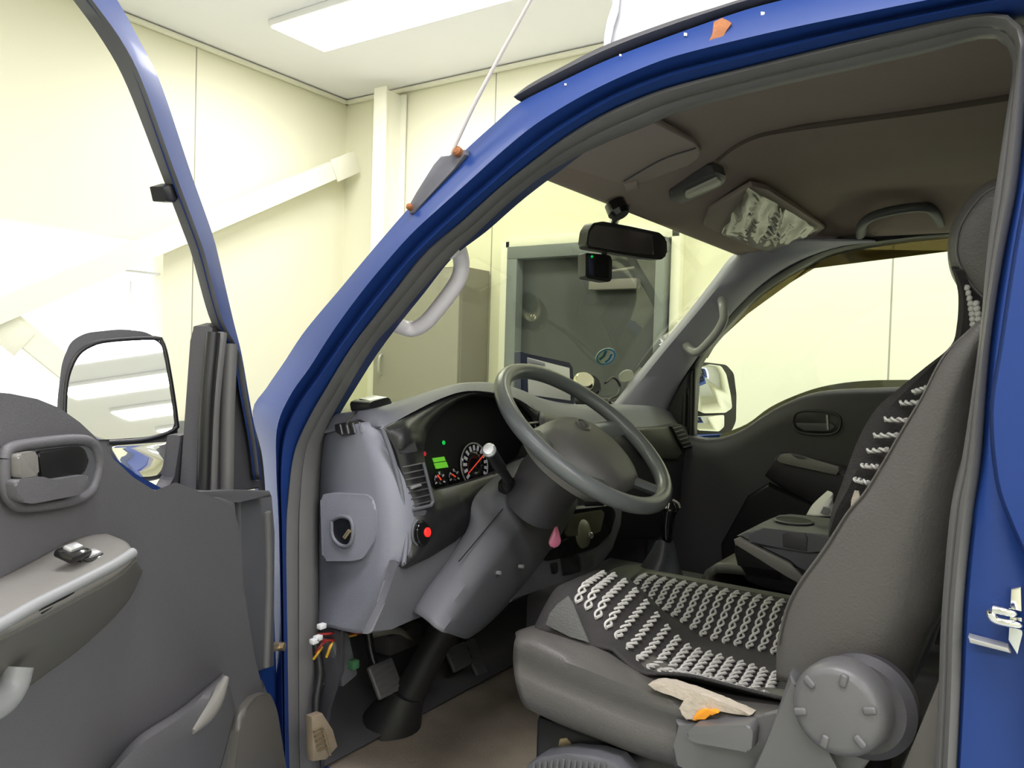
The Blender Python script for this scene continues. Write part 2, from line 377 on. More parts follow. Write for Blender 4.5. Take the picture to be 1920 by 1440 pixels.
# ceiling lamps: recessed panels, each with its own light
names = {0: 'bright white rectangular ceiling lamp nearest the corner column', }
for i, (lx, ly) in enumerate(LAMPS):
    root = empty('ceiling_lamp', (lx, ly, ZC-.03)); sx_, sy_ = (1.25, .36) if i < 11 else (.30, 1.3)
    lab = 'bright rectangular ceiling lamp in front of the truck, nearest the corner' if i == 0 else 'bright rectangular ceiling lamp, one of the rows over the workshop'
    tag(root, lab, 'ceiling lamp', None if i == 0 else 'rows of ceiling lamps')
    bm = bmesh.new(); bm_box(bm, (lx, ly, ZC-.018), (sx_+.03, sy_+.03, .034), bevel=.004); keep(frombm('lamp_frame', bm, 'white'), root)
    bm = bmesh.new(); bm_box(bm, (lx, ly, ZC-.038), (sx_, sy_, .008)); keep(frombm('lamp_diffuser', bm, 'lampface'), root)
    ld = D.lights.new('lamp_light', 'AREA'); ld.shape = 'RECTANGLE'; ld.size = sx_-.05; ld.size_y = sy_-.03; ld.energy = LAMP_POWER*(.45 if i in (1, 2) else .6 if i > 10 else 1); ld.color = (.975, .955, 1.0)
    lo = D.objects.new('lamp_light', ld); COL.objects.link(lo); lo.location = (lx, ly, ZC-.046); keep(lo, root)

# ================================================================== THE TRUCK
T = tag(empty('truck', (0, 0, 0)), 'blue cab-over truck with its driver door open, grey dashboard and dark seats inside', 'truck')
def P(pts, f, v): return [f(x, y, v) for x, y in pts]
# --- driver side door surround: outer light band, gutter, inner band (body rows from traced edges at real depths)
L0 = [(512, 1560), (510, 1440), (507, 1200), (502, 1000), (493, 860), (474, 773), (500, 728), (533, 680), (573, 620), (640, 540), (690, 480), (757, 402), (815, 340), (873, 282), (940, 222), (977, 192), (1040, 160), (1140, 113), (1280, 60), (1397, 20), (1480, -2), (1620, -38), (1920, -100), (2200, -150)]
L1 = [(536, 1560), (531, 1440), (527, 1200), (523, 1000), (518, 880), (520, 800), (545, 740), (580, 690), (625, 620), (680, 545), (740, 473), (780, 430), (827, 387), (887, 333), (940, 285), (1000, 236), (1073, 190), (1140, 155), (1207, 126), (1280, 101), (1447, 60), (1613, 25), (1747, -2), (1920, -35), (2200, -85)]
L2 = [(540, 1560), (534, 1440), (530, 1200), (527, 1000), (524, 890), (530, 815), (556, 755), (592, 702), (640, 633), (695, 560), (756, 487), (797, 444), (845, 400), (905, 347), (960, 300), (1020, 252), (1090, 207), (1150, 174), (1215, 147), (1280, 126), (1447, 85), (1580, 53), (1780, 10), (1920, -18), (2200, -68)]
L2b = [(541, 1560), (535, 1440), (532, 1200), (529, 1000), (527, 900), (534, 824), (560, 764), (598, 710), (646, 641), (702, 567), (762, 494), (803, 452), (851, 407), (911, 354), (966, 306), (1026, 259), (1095, 215), (1155, 182), (1220, 155), (1284, 134), (1447, 95), (1580, 62), (1780, 20), (1920, -8), (2200, -58)]
L3 = [(560, 1560), (550, 1440), (546, 1200), (545, 1000), (550, 930), (562, 850), (590, 785), (622, 730), (662, 665), (705, 605), (752, 545), (807, 475), (873, 422), (940, 362), (1007, 309), (1073, 259), (1140, 219), (1207, 189), (1280, 165), (1447, 123), (1613, 83), (1780, 45), (1880, 31), (1960, 22), (2200, -20)]
M['bluer'] = mat('blue_paint_rust_spot', (0.018, 0.05, 0.33), 0.32, 0.25, 0.8)
rows = [P(L0, Y_, .22), P(L0, Y_, .075), P(L0, Y_, .03), P(L1, Y_, 0.0), P(L2, Y_, .03), P(L2b, Y_, .012), P(L3, Y_, .05), P(L3, Y_, .10)]
# the first row only turns the skin away inboard; hold its x,z to the second row's
rows[0] = [p+Vector((0, .12, .012)) for p in rows[1]]
rows[-1] = [p+Vector((0, .06, 0)) for p in rows[-2]]
loft('door_aperture_panel', rows, 'blue', T, n=150, ang=45, thick=.0015)
# weatherstrip all round the opening (down the B pillar)
S_out = L3[:-3] + [(1868, 36), (1900, 44), (1917, 68), (1921, 110), (1918, 190), (1905, 340), (1877, 480), (1852, 647), (1835, 860), (1820, 960), (1803, 1127), (1797, 1293), (1790, 1440), (1782, 1560)]
S_in = [(595, 1560), (583, 1440), (581, 1300), (582, 1120), (583, 940), (590, 853), (603, 812), (617, 783), (660, 707), (703, 640), (740, 600), (780, 552), (847, 477), (907, 420), (973, 360), (1023, 322), (1067, 297), (1140, 262), (1207, 235), (1280, 205), (1447, 160), (1613, 123), (1747, 92), (1830, 70), (1868, 67), (1893, 85), (1905, 118), (1903, 150), (1893, 210), (1880, 300), (1858, 460), (1840, 647), (1806, 880), (1787, 960), (1770, 1160), (1765, 1293), (1757, 1440), (1745, 1560)]
ro = resample(P(S_out, Y_, .045), 170); ri = resample(P(S_in, Y_, .075), 170)
def mixr(a, b, t, dy): return [p.lerp(q, t)+Vector((0, dy, 0)) for p, q in zip(a, b)]
rr = [mixr(ro, ri, 0, .01), mixr(ro, ri, .02, -.004), mixr(ro, ri, .12, -.016), mixr(ro, ri, .25, -.021), mixr(ro, ri, .40, -.017), mixr(ro, ri, .5, -.006), mixr(ro, ri, .56, -.002), mixr(ro, ri, .62, -.010), mixr(ro, ri, .74, -.014), mixr(ro, ri, .88, -.01), mixr(ro, ri, 1, 0), [p+Vector((0, .02, .02)) for p in mixr(ro, ri, .95, 0)]]
bm = bmesh.new(); bm_grid(bm, rr); solidify(frombm('weatherstrip', bm, 'rubber', T, 70), .003, -1)
# --- B pillar: jamb next to the seal, then the outer skin
def col(px_list): return px_list
q0 = [(1921, 60), (1921, 120), (1918, 190), (1900, 340), (1877, 480), (1852, 647), (1835, 860), (1820, 960), (1803, 1127), (1797, 1293), (1790, 1440), (1782, 1560)]
q1 = [(1940, 60), (1936, 120), (1932, 190), (1917, 340), (1893, 480), (1868, 647), (1850, 860), (1834, 960), (1817, 1127), (1809, 1293), (1801, 1440), (1792, 1560)]
q2 = [(1946, 60), (1942, 120), (1938, 190), (1923, 340), (1899, 480), (1874, 647), (1856, 770), (1866, 900), (1893, 980), (1920, 1040), (1960, 1130), (1985, 1330), (1990, 1440), (1990, 1560)]
q3 = [(2040, 40), (2040, 120), (2040, 190), (2036, 340), (2030, 480), (2024, 647), (2018, 770), (2018, 900), (2020, 980), (2024, 1040), (2030, 1130), (2034, 1330), (2040, 1440), (2040, 1560)]
rows = [[p+Vector((0, .05, 0)) for p in P(q0, Y_, .05)], P(q0, Y_, .05), P(q1, Y_, .035), P(q2, Y_, .02)]
loft('door_pillar_jamb', rows, 'blue', T, n=60, ang=30, thick=.001)
rows = [P(q2, Y_, .02), [p+Vector((.004, 0, 0)) for p in P(q2, Y_, -.004)], P(q3, Y_, -.012), [Vector((.175, -.008, p.z)) for p in P(q3, Y_, -.012)], [Vector((.178, .03, p.z)) for p in P(q3, Y_, -.012)]]
loft('door_pillar_skin', rows, 'blue', T, n=60, ang=30, thick=.001)
# striker
st = tube('door_striker', [Y_(1868, 1137, .03), Y_(1858, 1150, -.012), Y_(1868, 1163, -.012), Y_(1910, 1172, -.012), Y_(1915, 1178, .02)], .0045, 'chrome', T, n=30)
prism('striker_plate', P([(1895, 1105), (1915, 1100), (1918, 1190), (1908, 1230), (1890, 1200)], Y_, .012), (0, .012, 0), 'chrome', st, bevel=.002)
tube('striker_bar', [Y_(1862, 1142, -.012), Y_(1900, 1150, -.012), Y_(1912, 1152, .02)], .0045, 'chrome', st, n=16)
prism('jamb_stop', P([(1815, 1195), (1890, 1215), (1896, 1226), (1818, 1206)], Y_, .01), (0, .02, 0), 'silver', T, bevel=.002)
# --- roof moulding
Mu = [(975, 184), (985, 174), (1007, 157), (1070, 123), (1133, 90), (1207, 63), (1280, 38), (1347, 19), (1420, -3), (1600, -48), (1920, -115), (2200, -165)]
Ml = [(977, 191), (1000, 181), (1040, 160), (1090, 136), (1140, 113), (1207, 85), (1280, 59), (1340, 38), (1397, 20), (1480, -3), (1620, -38), (1920, -100), (2200, -150)]
a = resample(P(Mu, Y_, .05), 60); b = resample(P(Ml, Y_, .045), 60)
bm = bmesh.new(); bm_grid(bm, [mixr(a, b, 1, .03), mixr(a, b, 1, -.012), mixr(a, b, .7, -.02), mixr(a, b, .3, -.018), mixr(a, b, 0, -.004), mixr(a, b, 0, .05), mixr(a, b, .6, .08)], closeu=True)
frombm('roof_moulding', bm, 'dark', T, 60)
# --- roof skin
xs = [-.74, -.66, -.5, -.3, -.1, .178]
rows = []
for y in (.085, .2, .45, .8, 1.15, 1.4, 1.56):
    k = 1-((y-.81)/.74)**2
    rows.append([(x, y, zz + .05*k) for x, zz in zip(xs, (1.945, 2.01, 2.06, 2.08, 2.095, 2.10))])
loft('roof_panel', rows, 'blue', T, n=30, dense=20, thick=.004, ang=60)
# white wind deflector on the roof
prof = [Y_(1132, 92, .30), Y_(1136, 62, .30), Y_(1150, 10, .30), Y_(1163, -40, .30), Y_(1250, -110, .30), Y_(1700, -240, .30)]
x_end = .17
prof = [Vector((p.x, 0, p.z)) for p in prof]
rows = []
for y in (.26, .30, .6, 1.0, 1.3, 1.34):
    rows.append([Vector((p.x + (.03 if y in (.26, 1.34) else 0), y, (2.07 if i == 0 else p.z - (.03 if y in (.26, 1.34) else 0)))) for i, p in enumerate(prof)] + [Vector((x_end, y, prof[-1].z)), Vector((x_end, y, 2.07))])
o = loft('wind_deflector', rows, 'white', T, n=50, ang=50, thick=.004)
for y in (.27, 1.33):
    bm = bmesh.new()
    vs = [bm.verts.new((p.x+.02, y, (2.07 if i == 0 else p.z-.02))) for i, p in enumerate(prof)] + [bm.verts.new((x_end, y, prof[-1].z-.02)), bm.verts.new((x_end, y, 2.07))]
    bm.faces.new(vs); solidify(frombm('deflector_side', bm, 'white', o), .003)

# paint chips and rust on the light band
def chip(px, py, pts, m='rust', y=.013):
    n = Vector((0, -1, .35)).normalized()
    c = [atp(px+dx, py+dy, Y_(px, py, y), n) for dx, dy in pts]
    return prism('paint_chip', c, -n*.0012, m, T, bevel=.0003)
chip(1352, 55, [(-14, -14), (2, -22), (14, -16), (20, -12), (10, 2), (4, 12), (0, 22), (-16, 26), (-24, 24), (-16, 8)], y=.012)
for x, y_, s in ((1285, 64, 3), (1430, 25, 3.5), (1163, 103, 2), (1060, 158, 2)):
    chip(x, y_, [(-s, -s), (s, -s*.8), (s, s), (-s, s)], 'paper', .02)

# --- antenna on the A pillar
ant = prism('antenna_base', P([(764, 388), (780, 362), (812, 308), (826, 292), (838, 296), (842, 292), (858, 280), (872, 280), (874, 290), (850, 318), (800, 372), (776, 400), (766, 400)], Y_, .015), (0, .03, 0), 'bracket', T, bevel=.003)
for px, py, r in ((858, 284, .008), (768, 388, .0055)):
    lathe('rusty_screw', Y_(px, py, .012), (0, -1, .3), [(0, -.004), (r, -.004), (r, .003), (r*.5, .006), (0, .006)], 'rust', ant, 16)
tube('antenna_whip', [Y_(846, 288, .01), Y_(900, 175, .0), Y_(995, 0, -.01), Y_(1060, -120, -.02)], lambda t: .0032-.0006*t, 'antenna', T, n=20, seg=8)

# --- windscreen and passenger pillar
GB = [(-1.30, .06, 1.455), (-1.365, .45, 1.45), (-1.375, .8, 1.45), (-1.35, 1.15, 1.45), (-1.20, 1.46, 1.455)]
GT = [(-.76, .08, 1.955), (-.80, .45, 1.955), (-.81, .8, 1.955), (-.80, 1.15, 1.955), (-.765, 1.45, 1.95)]
GM = [Vector(a).lerp(Vector(b), .5)+Vector((-.02, 0, .02)) for a, b in zip(GB, GT)]
loft('windshield', [GB, GM, GT], 'wsglass', T, n=30, dense=14, thick=.004, ang=180)
# black ceramic band at the mirror foot, on the glass
# passenger A pillar trim
pl_ = [(1150, 772), (1168, 751), (1225, 680), (1300, 590), (1350, 526), (1386, 480), (1420, 462), (1462, 448)]
pr_ = [(1238, 790), (1262, 735), (1300, 674), (1345, 612), (1410, 543), (1480, 494), (1560, 462), (1640, 450)]
a = resample(P(pl_, Y_, 1.40), 30); b = resample(P(pr_, Y_, 1.50), 30)
bm = bmesh.new(); bm_grid(bm, [[p+Vector((-.03, .02, -.0)) for p in a], a, mixr(a, b, .1, -.012), mixr(a, b, .5, -.02), mixr(a, b, .92, -.012), b, [p+Vector((0, .06, 0)) for p in b]])
pt = frombm('passenger_pillar_trim', bm, 'trim', T, 60); solidify(pt, .003)
tube('passenger_pillar_grip', [Y_(1352, 560, 1.43), Y_(1356, 578, 1.385), Y_(1357, 598, 1.375), Y_(1345, 622, 1.375), Y_(1325, 646, 1.375), Y_(1308, 660, 1.38), Y_(1295, 656, 1.395), Y_(1287, 648, 1.43)], .0135, 'handle_g', T, n=50, seg=16)
tube('driver_pillar_grip', [Y_(842, 470, .09), Y_(857, 464, .13), Y_(865, 492, .16), Y_(861, 520, .165), Y_(845, 547, .165), Y_(818, 582, .165), Y_(796, 606, .165), Y_(774, 617, .16), Y_(752, 612, .14), Y_(722, 600, .09)], .0152, 'handle_l', T, n=60, seg=16)
# driver A pillar inner trim, behind the seal
a = resample(P([(590, 800), (625, 760), (690, 640), (760, 555), (840, 470), (960, 350), (1060, 285)], Y_, .09), 40)
bm = bmesh.new(); bm_grid(bm, [a, [p+Vector((-.05, .012, .035)) for p in a], [p+Vector((-.075, -.02, .045)) for p in a]]); solidify(frombm('driver_pillar_trim', bm, 'trim', T), .004)

# --- headliner: heightfield with raised middle, groove and turned-down edges
def hz(x, y):
    def ss(t): t = max(0, min(1, t)); return t*t*(3-2*t)
    front = 1.925 + .135*ss((x+.80)/.40)
    near = 1.972 + .09*ss((y-.05)/.2); far = 1.972 + .09*ss((1.53-y)/.26)
    z = min(front, near, far)
    return z
rows = []
for i in range(70):
    x = -.80 + .96*i/69; rows.append([Vector((x, .085+1.435*j/109, hz(x, .085+1.435*j/109))) for j in range(110)])
bm = bmesh.new(); bm_grid(bm, rows); solidify(frombm('headliner', bm, 'headliner', T, 60), .004, 1)
def onhead(px, py):
    z = 2.05
    for _ in range(12): p = Z_(px, py, z); z = hz(p.x, p.y)
    return p + Vector((0, 0, -.002))
M['seamfab'] = mat('headliner_seam', (0.10, 0.08, 0.066), 0.9)
tube('headliner_seam', [onhead(x, y) for x, y in ((1345, 300), (1375, 275), (1420, 253), (1480, 240), (1600, 222), (1740, 203), (1900, 177), (1990, 160))], lambda t: .0035+.004*min(1, t*2.5), 'seamfab', D.objects['headliner'], n=50, seg=8)
# header area pieces lie on the sloping front of the headliner
hn = Vector((-.34, 0, 1)).normalized(); hp = Vector((-.76, 0, 1.928))
def H_(px, py, d=0): return atp(px, py, hp - hn*d, hn)
vis = prism('driver_sun_visor', [H_(x, y, .012) for x, y in ((1052, 312), (1120, 272), (1222, 224), (1300, 268), (1316, 284), (1311, 298), (1290, 312), (1185, 352))], hn*.014, 'visor', T, bevel=.005, seg=3)
tube('visor_seam', [H_(x, y, .014) for x, y in ((1170, 340), (1240, 300), (1305, 278))], .0015, 'dark', vis, n=10)
prism('visor_clip', [H_(x, y, .02) for x, y in ((1172, 352), (1195, 346), (1198, 356), (1176, 360))], hn*.02, 'visor', T, bevel=.003)
pv = prism('passenger_sun_visor', [H_(x, y, .012) for x, y in ((1330, 395), (1410, 348), (1440, 356), (1500, 395), (1548, 428), (1530, 442), (1450, 478), (1380, 452), (1320, 425))], hn*.014, 'visor', T, bevel=.005, seg=3)
# cloudy plastic film still wrapped round the passenger visor: crumpled sheet
fc = [H_(x, y, .018) for x, y in ((1352, 436), (1402, 350), (1536, 428), (1448, 474))]
bm = bmesh.new(); N = 34; rows = []
from mathutils import noise
for i in range(N+1):
    r = []
    for j in range(N+1):
        u, v = i/N, j/N
        p = fc[0].lerp(fc[1], v).lerp(fc[3].lerp(fc[2], v), u)
        e = math.sin(math.pi*u)*math.sin(math.pi*v)
        n1 = noise.noise(Vector((u*8+v*2.5, v*1.3+u, 1.3)))+.35*noise.noise(Vector((u*17+v*6, v*3, 4.1)))
        r.append(p - hn*(abs(n1)*.034*(e**.4) + .002) + Vector((.008*noise.noise(Vector((u*5, v*5, 9))), .008*noise.noise(Vector((u*5, v*5, 2))), 0)))
    rows.append(r)
bm_grid(bm, rows); o = frombm('plastic_wrapper', bm, 'film', None, 60); tag(o, 'crumpled clear plastic wrapper left on the passenger sun visor', 'plastic wrapper')
# interior lamp
rl = prism('interior_lamp', rounded([H_(x, y, .014) for x, y in ((1257, 366), (1340, 322), (1362, 330), (1358, 346), (1278, 384), (1258, 378))], .008), hn*.02, 'dark', T, bevel=.004)
prism('lamp_lens', rounded([H_(x, y, .019) for x, y in ((1287, 362), (1345, 335), (1353, 341), (1348, 348), (1291, 373), (1285, 369))], .004), hn*.008, 'lens', rl, bevel=.002)
# grab handle over passenger door
tube('roof_grab_handle', [Y_(1614, 440, 1.47), Y_(1618, 420, 1.40), Y_(1640, 404, 1.36), Y_(1690, 392, 1.35), Y_(1735, 389, 1.36), Y_(1752, 400, 1.40), Y_(1762, 418, 1.47)], .0125, 'dash2', T, n=40, flat=1.3)

# --- passenger door
PD = 1.50
topl = [(1215, 800), (1262, 812), (1300, 824), (1340, 826), (1372, 818), (1402, 802), (1440, 776), (1480, 756), (1520, 742), (1570, 735), (1640, 732), (1760, 728), (1960, 722)]
r0_ = resample(P(topl, Y_, PD), 50)
rows = [[p+Vector((0, .09, .0)) for p in r0_], [p+Vector((0, .03, .006)) for p in r0_], [p+Vector((0, .004, .002)) for p in r0_], [p+Vector((0, -.012, -.012)) for p in r0_],
        [Vector((p.x, PD-.014, p.z-.06)) for p in r0_], [Vector((p.x, PD+.0, 1.15)) for p in r0_], [Vector((p.x, PD+.01, .95)) for p in r0_], [Vector((p.x, PD+.01, .74)) for p in r0_]]
pdoor = loft('passenger_door', rows, 'dark', T, n=50, thick=.004, ang=60)
# window frame and glass
fo = [(1232, 812), (1252, 760), (1282, 712), (1305, 676), (1345, 615), (1410, 545), (1480, 498), (1560, 463), (1690, 443), (1800, 433), (1960, 420)]
fi = [(1296, 830), (1299, 760), (1303, 700), (1316, 668), (1352, 622), (1416, 556), (1486, 508), (1563, 472), (1690, 450), (1800, 439), (1960, 428)]
a = resample(P(fo, Y_, 1.52), 50); b = resample(P(fi, Y_, 1.54), 50)
bm = bmesh.new(); bm_grid(bm, [[p+Vector((0, -.02, .02)) for p in a], a, mixr(a, b, .4, -.006), b, [p+Vector((0, .04, 0)) for p in b]])
solidify(frombm('window_frame', bm, 'black', pdoor, 40), .004)
gp = [(1299, 822), (1301, 760), (1305, 700), (1318, 668), (1354, 622), (1418, 556), (1486, 508), (1563, 472), (1690, 450), (1960, 428), (1960, 722), (1640, 732), (1560, 737), (1500, 748), (1440, 776), (1402, 802), (1350, 824)]
prism('window_glass', P(gp, Y_, 1.55), (0, .004, 0), 'glass', pdoor)
for x0, x1, y0, y1 in ((1300, 1296, 672, 826), (1288, 1282, 690, 822)):
    tube('window_channel', [Y_(x0, y0, 1.53), Y_(x1, y1, 1.53)], .008, 'black', pdoor, n=4, flat=1.4)
prism('rain_visor', P([(1322, 664), (1352, 622), (1416, 556), (1486, 508), (1563, 472), (1690, 450), (1800, 438), (1960, 426), (1960, 452), (1788, 470), (1594, 492), (1582, 478), (1566, 467), (1550, 468), (1538, 480), (1531, 500), (1482, 530), (1402, 588), (1345, 640), (1326, 672)], Y_, 1.60), (0, .003, 0), 'visor_t', T)
# tan strip along the belt line, outside the glass
bs = resample(P([(1350, 815), (1400, 795), (1440, 766), (1480, 746), (1530, 728), (1580, 718), (1640, 713), (1715, 712), (1960, 708)], Y_, 1.57), 40)
bm = bmesh.new(); bm_grid(bm, [[p+Vector((0, 0, -.05)) for p in bs], bs, [p+Vector((0, .012, .0)) for p in bs], [p+Vector((0, .012, -.05)) for p in bs]])
M['belt'] = mat('tan_belt_strip', (.28, .25, .15), .5); frombm('tan_belt_strip', bm, 'belt', pdoor, 30)
# handle recess, lever, armrest
def ring_prism(name, pts, d, m, parent, w, vec, hole_m='black'):
    tube(name, pts + [pts[0], pts[1]], w, m, parent, n=60, smooth=True)
hb = P([(1486, 790), (1492, 775), (1510, 770), (1550, 772), (1572, 780), (1576, 795), (1568, 810), (1545, 815), (1505, 812), (1490, 803)], Y_, PD-.018)
hh = prism('handle_bowl', hb, (0, .012, 0), 'black', pdoor, bevel=.003)
tube('handle_bezel', hb+[hb[0]], .004, 'dark', pdoor, n=70)
prism('inner_handle', P([(1492, 793), (1560, 793), (1566, 800), (1556, 809), (1508, 808), (1494, 800)], Y_, PD-.026), (0, .01, 0), 'dash2', pdoor, bevel=.003)
tube('handle_post', [Y_(1551, 778, PD-.026), Y_(1553, 806, PD-.026)], .004, 'silver', pdoor, n=4)
ar = [P([(1452, 862), (1462, 850), (1500, 858), (1560, 872), (1640, 890), (1700, 905)], Y_, PD-.05),
      P([(1448, 868), (1460, 860), (1500, 870), (1556, 886), (1640, 906), (1700, 920)], Y_, PD-.085),
      P([(1446, 875), (1462, 878), (1500, 888), (1560, 905), (1640, 925), (1700, 940)], Y_, PD-.085),
      P([(1436, 888), (1462, 905), (1510, 925), (1560, 945), (1640, 965), (1700, 975)], Y_, PD-.05),
      P([(1434, 892), (1462, 912), (1510, 938), (1560, 960), (1640, 980), (1700, 990)], Y_, PD-.01)]
loft('armrest', [P([(1452, 858), (1462, 846), (1500, 852), (1560, 866), (1640, 884), (1700, 900)], Y_, PD-.0)] + ar, 'dark', pdoor, n=40, ang=60)
prism('armrest_switch_panel', P([(1456, 862), (1463, 852), (1478, 850), (1496, 853), (1510, 858), (1572, 876), (1574, 882), (1568, 891), (1500, 876), (1462, 868)], Y_, PD-.098), (0, .022, 0), 'armgrey', pdoor, bevel=.003)
prism('window_switch', P([(1482, 851), (1500, 853), (1512, 860), (1494, 859)], Y_, PD-.104), (0, .01, 0), 'dash2', pdoor, bevel=.002)
prism('door_pocket', P([(1400, 930), (1440, 905), (1560, 965), (1700, 1010), (1700, 1180), (1360, 1160), (1350, 1020)], Y_, PD-.03), (0, .03, 0), 'black', pdoor, bevel=.012, seg=3)
# passenger mirror outside the glass
mc = Y_(1342, 748, 1.76); mn = Vector((.85, -.45, .12)).normalized()
pm = prism('passenger_mirror', rounded([atp(x, y, mc-mn*.012, mn) for x, y in ((1303, 678), (1330, 680), (1362, 684), (1376, 700), (1381, 740), (1380, 790), (1372, 808), (1345, 816), (1302, 815))], .012), -mn*.07, 'black', T, bevel=.012, seg=3)
prism('mirror_glass', rounded([atp(x, y, mc, mn) for x, y in ((1308, 690), (1330, 683), (1352, 686), (1362, 702), (1370, 740), (1373, 765), (1360, 774), (1320, 775), (1304, 768))], .008), -mn*.013, 'mirror', pm, bevel=.001)
prism('lower_mirror_glass', rounded([atp(x, y, mc, mn) for x, y in ((1303, 781), (1358, 778), (1358, 800), (1348, 809), (1310, 807), (1303, 800))], .006), -mn*.013, 'mirror', pm, bevel=.001)
prism('mirror_arm', [atp(x, y, mc-mn*.06, mn) for x, y in ((1268, 790), (1320, 790), (1320, 818), (1268, 822))], -mn*.03, 'black', pm, bevel=.004)

# ------------------------------------------------------------------ dashboard
FN = Vector((1, 0, .16)).normalized(); FP0 = Vector((-.96, 0, 1.2))
def Fa(px, py, d=0): return atp(px, py, FP0 + FN*d, FN)         # point on the fascia plane, d toward the driver
def FX(pts, d=0): return [Fa(x, y, d) for x, y in pts]
# upper pad: front row under the windscreen, crest, rear lip
crest = [(596, 800), (610, 781), (650, 773), (700, 766), (747, 753), (793, 737), (843, 722), (877, 717), (930, 718), (975, 730), (1020, 748), (1080, 758), (1160, 758), (1240, 765), (1285, 792)]
lip = [(600, 812), (640, 800), (676, 788), (696, 792), (717, 803), (760, 780), (827, 747), (877, 733), (930, 737), (975, 750), (1015, 775), (1080, 790), (1160, 800), (1225, 806), (1262, 815)]
def XY_(x, y, xv, ymin):
    p = X_(x, y, xv)
    return p if p.y >= ymin else Y_(x, y, ymin)
cr = resample([XY_(x, y, -1.045, .10) for x, y in crest], 70); lp = resample([XY_(x, y, -.992, .085) for x, y in lip], 70)
fr_ = resample([(-1.28, .06, 1.455), (-1.35, .45, 1.45), (-1.36, .8, 1.45), (-1.33, 1.15, 1.45), (-1.18, 1.47, 1.455)], 70)
midr = [p.lerp(q, .55)+Vector((0, 0, -.005)) for p, q in zip(fr_, cr)]
bm = bmesh.new(); bm_grid(bm, [fr_, midr, cr, [p.lerp(q, .45)+Vector((.006, 0, .006)) for p, q in zip(cr, lp)], lp, [p+Vector((-.03, 0, -.006)) for p in lp]])
dash = frombm('dashboard', bm, 'dash', T, 60); solidify(dash, .004, -1)
# near end panel (faces the door)
EY = .085
ep_unused = [(560, 812), (600, 822), (640, 818), (690, 800), (704, 812), (722, 858), (738, 930), (745, 1000), (742, 1070), (728, 1130), (692, 1186), (640, 1178), (572, 1162), (560, 1000)]
e0 = resample(P([(692, 790), (707, 812), (724, 858), (739, 930), (746, 1000), (743, 1070), (728, 1130), (690, 1187)], Y_, EY), 40)
e1 = resample(P([(664, 796), (680, 830), (692, 875), (704, 940), (708, 1010), (700, 1080), (680, 1140), (640, 1182)], Y_, EY-.012), 40)
e2 = resample(P([(570, 812), (562, 850), (563, 900), (565, 960), (566, 1020), (567, 1080), (568, 1130), (568, 1170)], Y_, EY+.02), 40)
e00 = [p+Vector((.006, .055, 0)) for p in e0]
bm = bmesh.new(); bm_grid(bm, [[p+Vector((-.05, 0, 0)) for p in e00], e00, [p+Vector((.012, .022, 0)) for p in e0], e0, mixr(e0, e1, .35, -.008), e1, mixr(e1, e2, .3, .004), e2])
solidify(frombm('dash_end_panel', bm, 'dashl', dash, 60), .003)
# raised recess bowl with hole on the end panel
prism('end_panel_recess', rounded(P([(600, 930), (612, 925), (690, 928), (705, 945), (704, 1010), (680, 1048), (660, 1052), (604, 1052)], Y_, EY-.014), .012), (0, .02, 0), 'dashl', dash, bevel=.006, seg=3)
hole = resample(P([(622, 975), (640, 968), (658, 975), (662, 1000), (655, 1022), (638, 1022), (624, 1005), (622, 975)], Y_, EY-.016), 30)
prism('lever_hole', hole[:-1], (0, .015, 0), 'black', dash, bevel=.002)
tube('hole_rim', hole, .004, 'dash', dash, n=40)
tube('release_lever', [Y_(646, 1008, EY-.022), Y_(655, 995, EY-.022)], .004, 'screw', dash, n=4)
# side defroster outlet
dv = prism('side_defroster', P([(627, 796), (668, 787), (680, 792), (684, 812), (640, 818), (628, 810)], Y_, EY-.010), (0, .015, 0), 'black', dash, bevel=.002)
for k in range(4):
    x = 638+k*12; tube('defroster_fin', [Y_(x, 796-k*1.5, EY-.014), Y_(x+4, 814-k, EY-.014)], .0016, 'dash', dv, n=3, seg=6)
# lower dash cover between end panel and column
prism('lower_dash_cover', FX([(744, 1050), (757, 1064), (800, 1044), (850, 1012), (886, 975), (900, 965), (940, 960), (900, 1020), (850, 1080), (815, 1125), (790, 1158), (735, 1180), (692, 1189), (722, 1130), (738, 1090)], .002), -FN*.02, 'dash2', dash, bevel=.004)
# black fascia with hooded cluster bowl
bo = [(716, 804), (760, 781), (827, 748), (877, 734), (930, 737), (975, 750), (1012, 775), (1018, 800), (1008, 840), (990, 868), (960, 890), (920, 915), (895, 935), (886, 960), (884, 985), (850, 1015), (800, 1046), (757, 1066), (748, 1062), (766, 1040), (768, 980), (756, 905), (740, 845)]
hood = [(792, 830), (797, 812), (806, 798), (824, 776), (853, 752), (878, 742), (902, 739), (940, 742), (975, 758), (998, 785), (1002, 820), (990, 855), (960, 875), (924, 891), (880, 904), (840, 915), (811, 922), (800, 905), (794, 875), (790, 850)]
cxo = sum(x for x, y in hood)/len(hood); cyo = sum(y for x, y in hood)/len(hood)
def by_angle(pts, n=90):
    P3 = resample([(x, y, 0) for x, y in pts+[pts[0]]], 400, False); out = []
    for k in range(n):
        a = 2*math.pi*k/n; best = min(P3, key=lambda p: abs(math.atan2(math.sin(math.atan2(p.y-cyo, p.x-cxo)-a), math.cos(math.atan2(p.y-cyo, p.x-cxo)-a))) - (0 if 1 else 0))
        out.append((best.x, best.y))
    return out
bo_s = [(p.x, p.y) for p in resample([(x, y, 0) for x, y in bo+[bo[0]]], 200, False)]
ho = by_angle(hood)
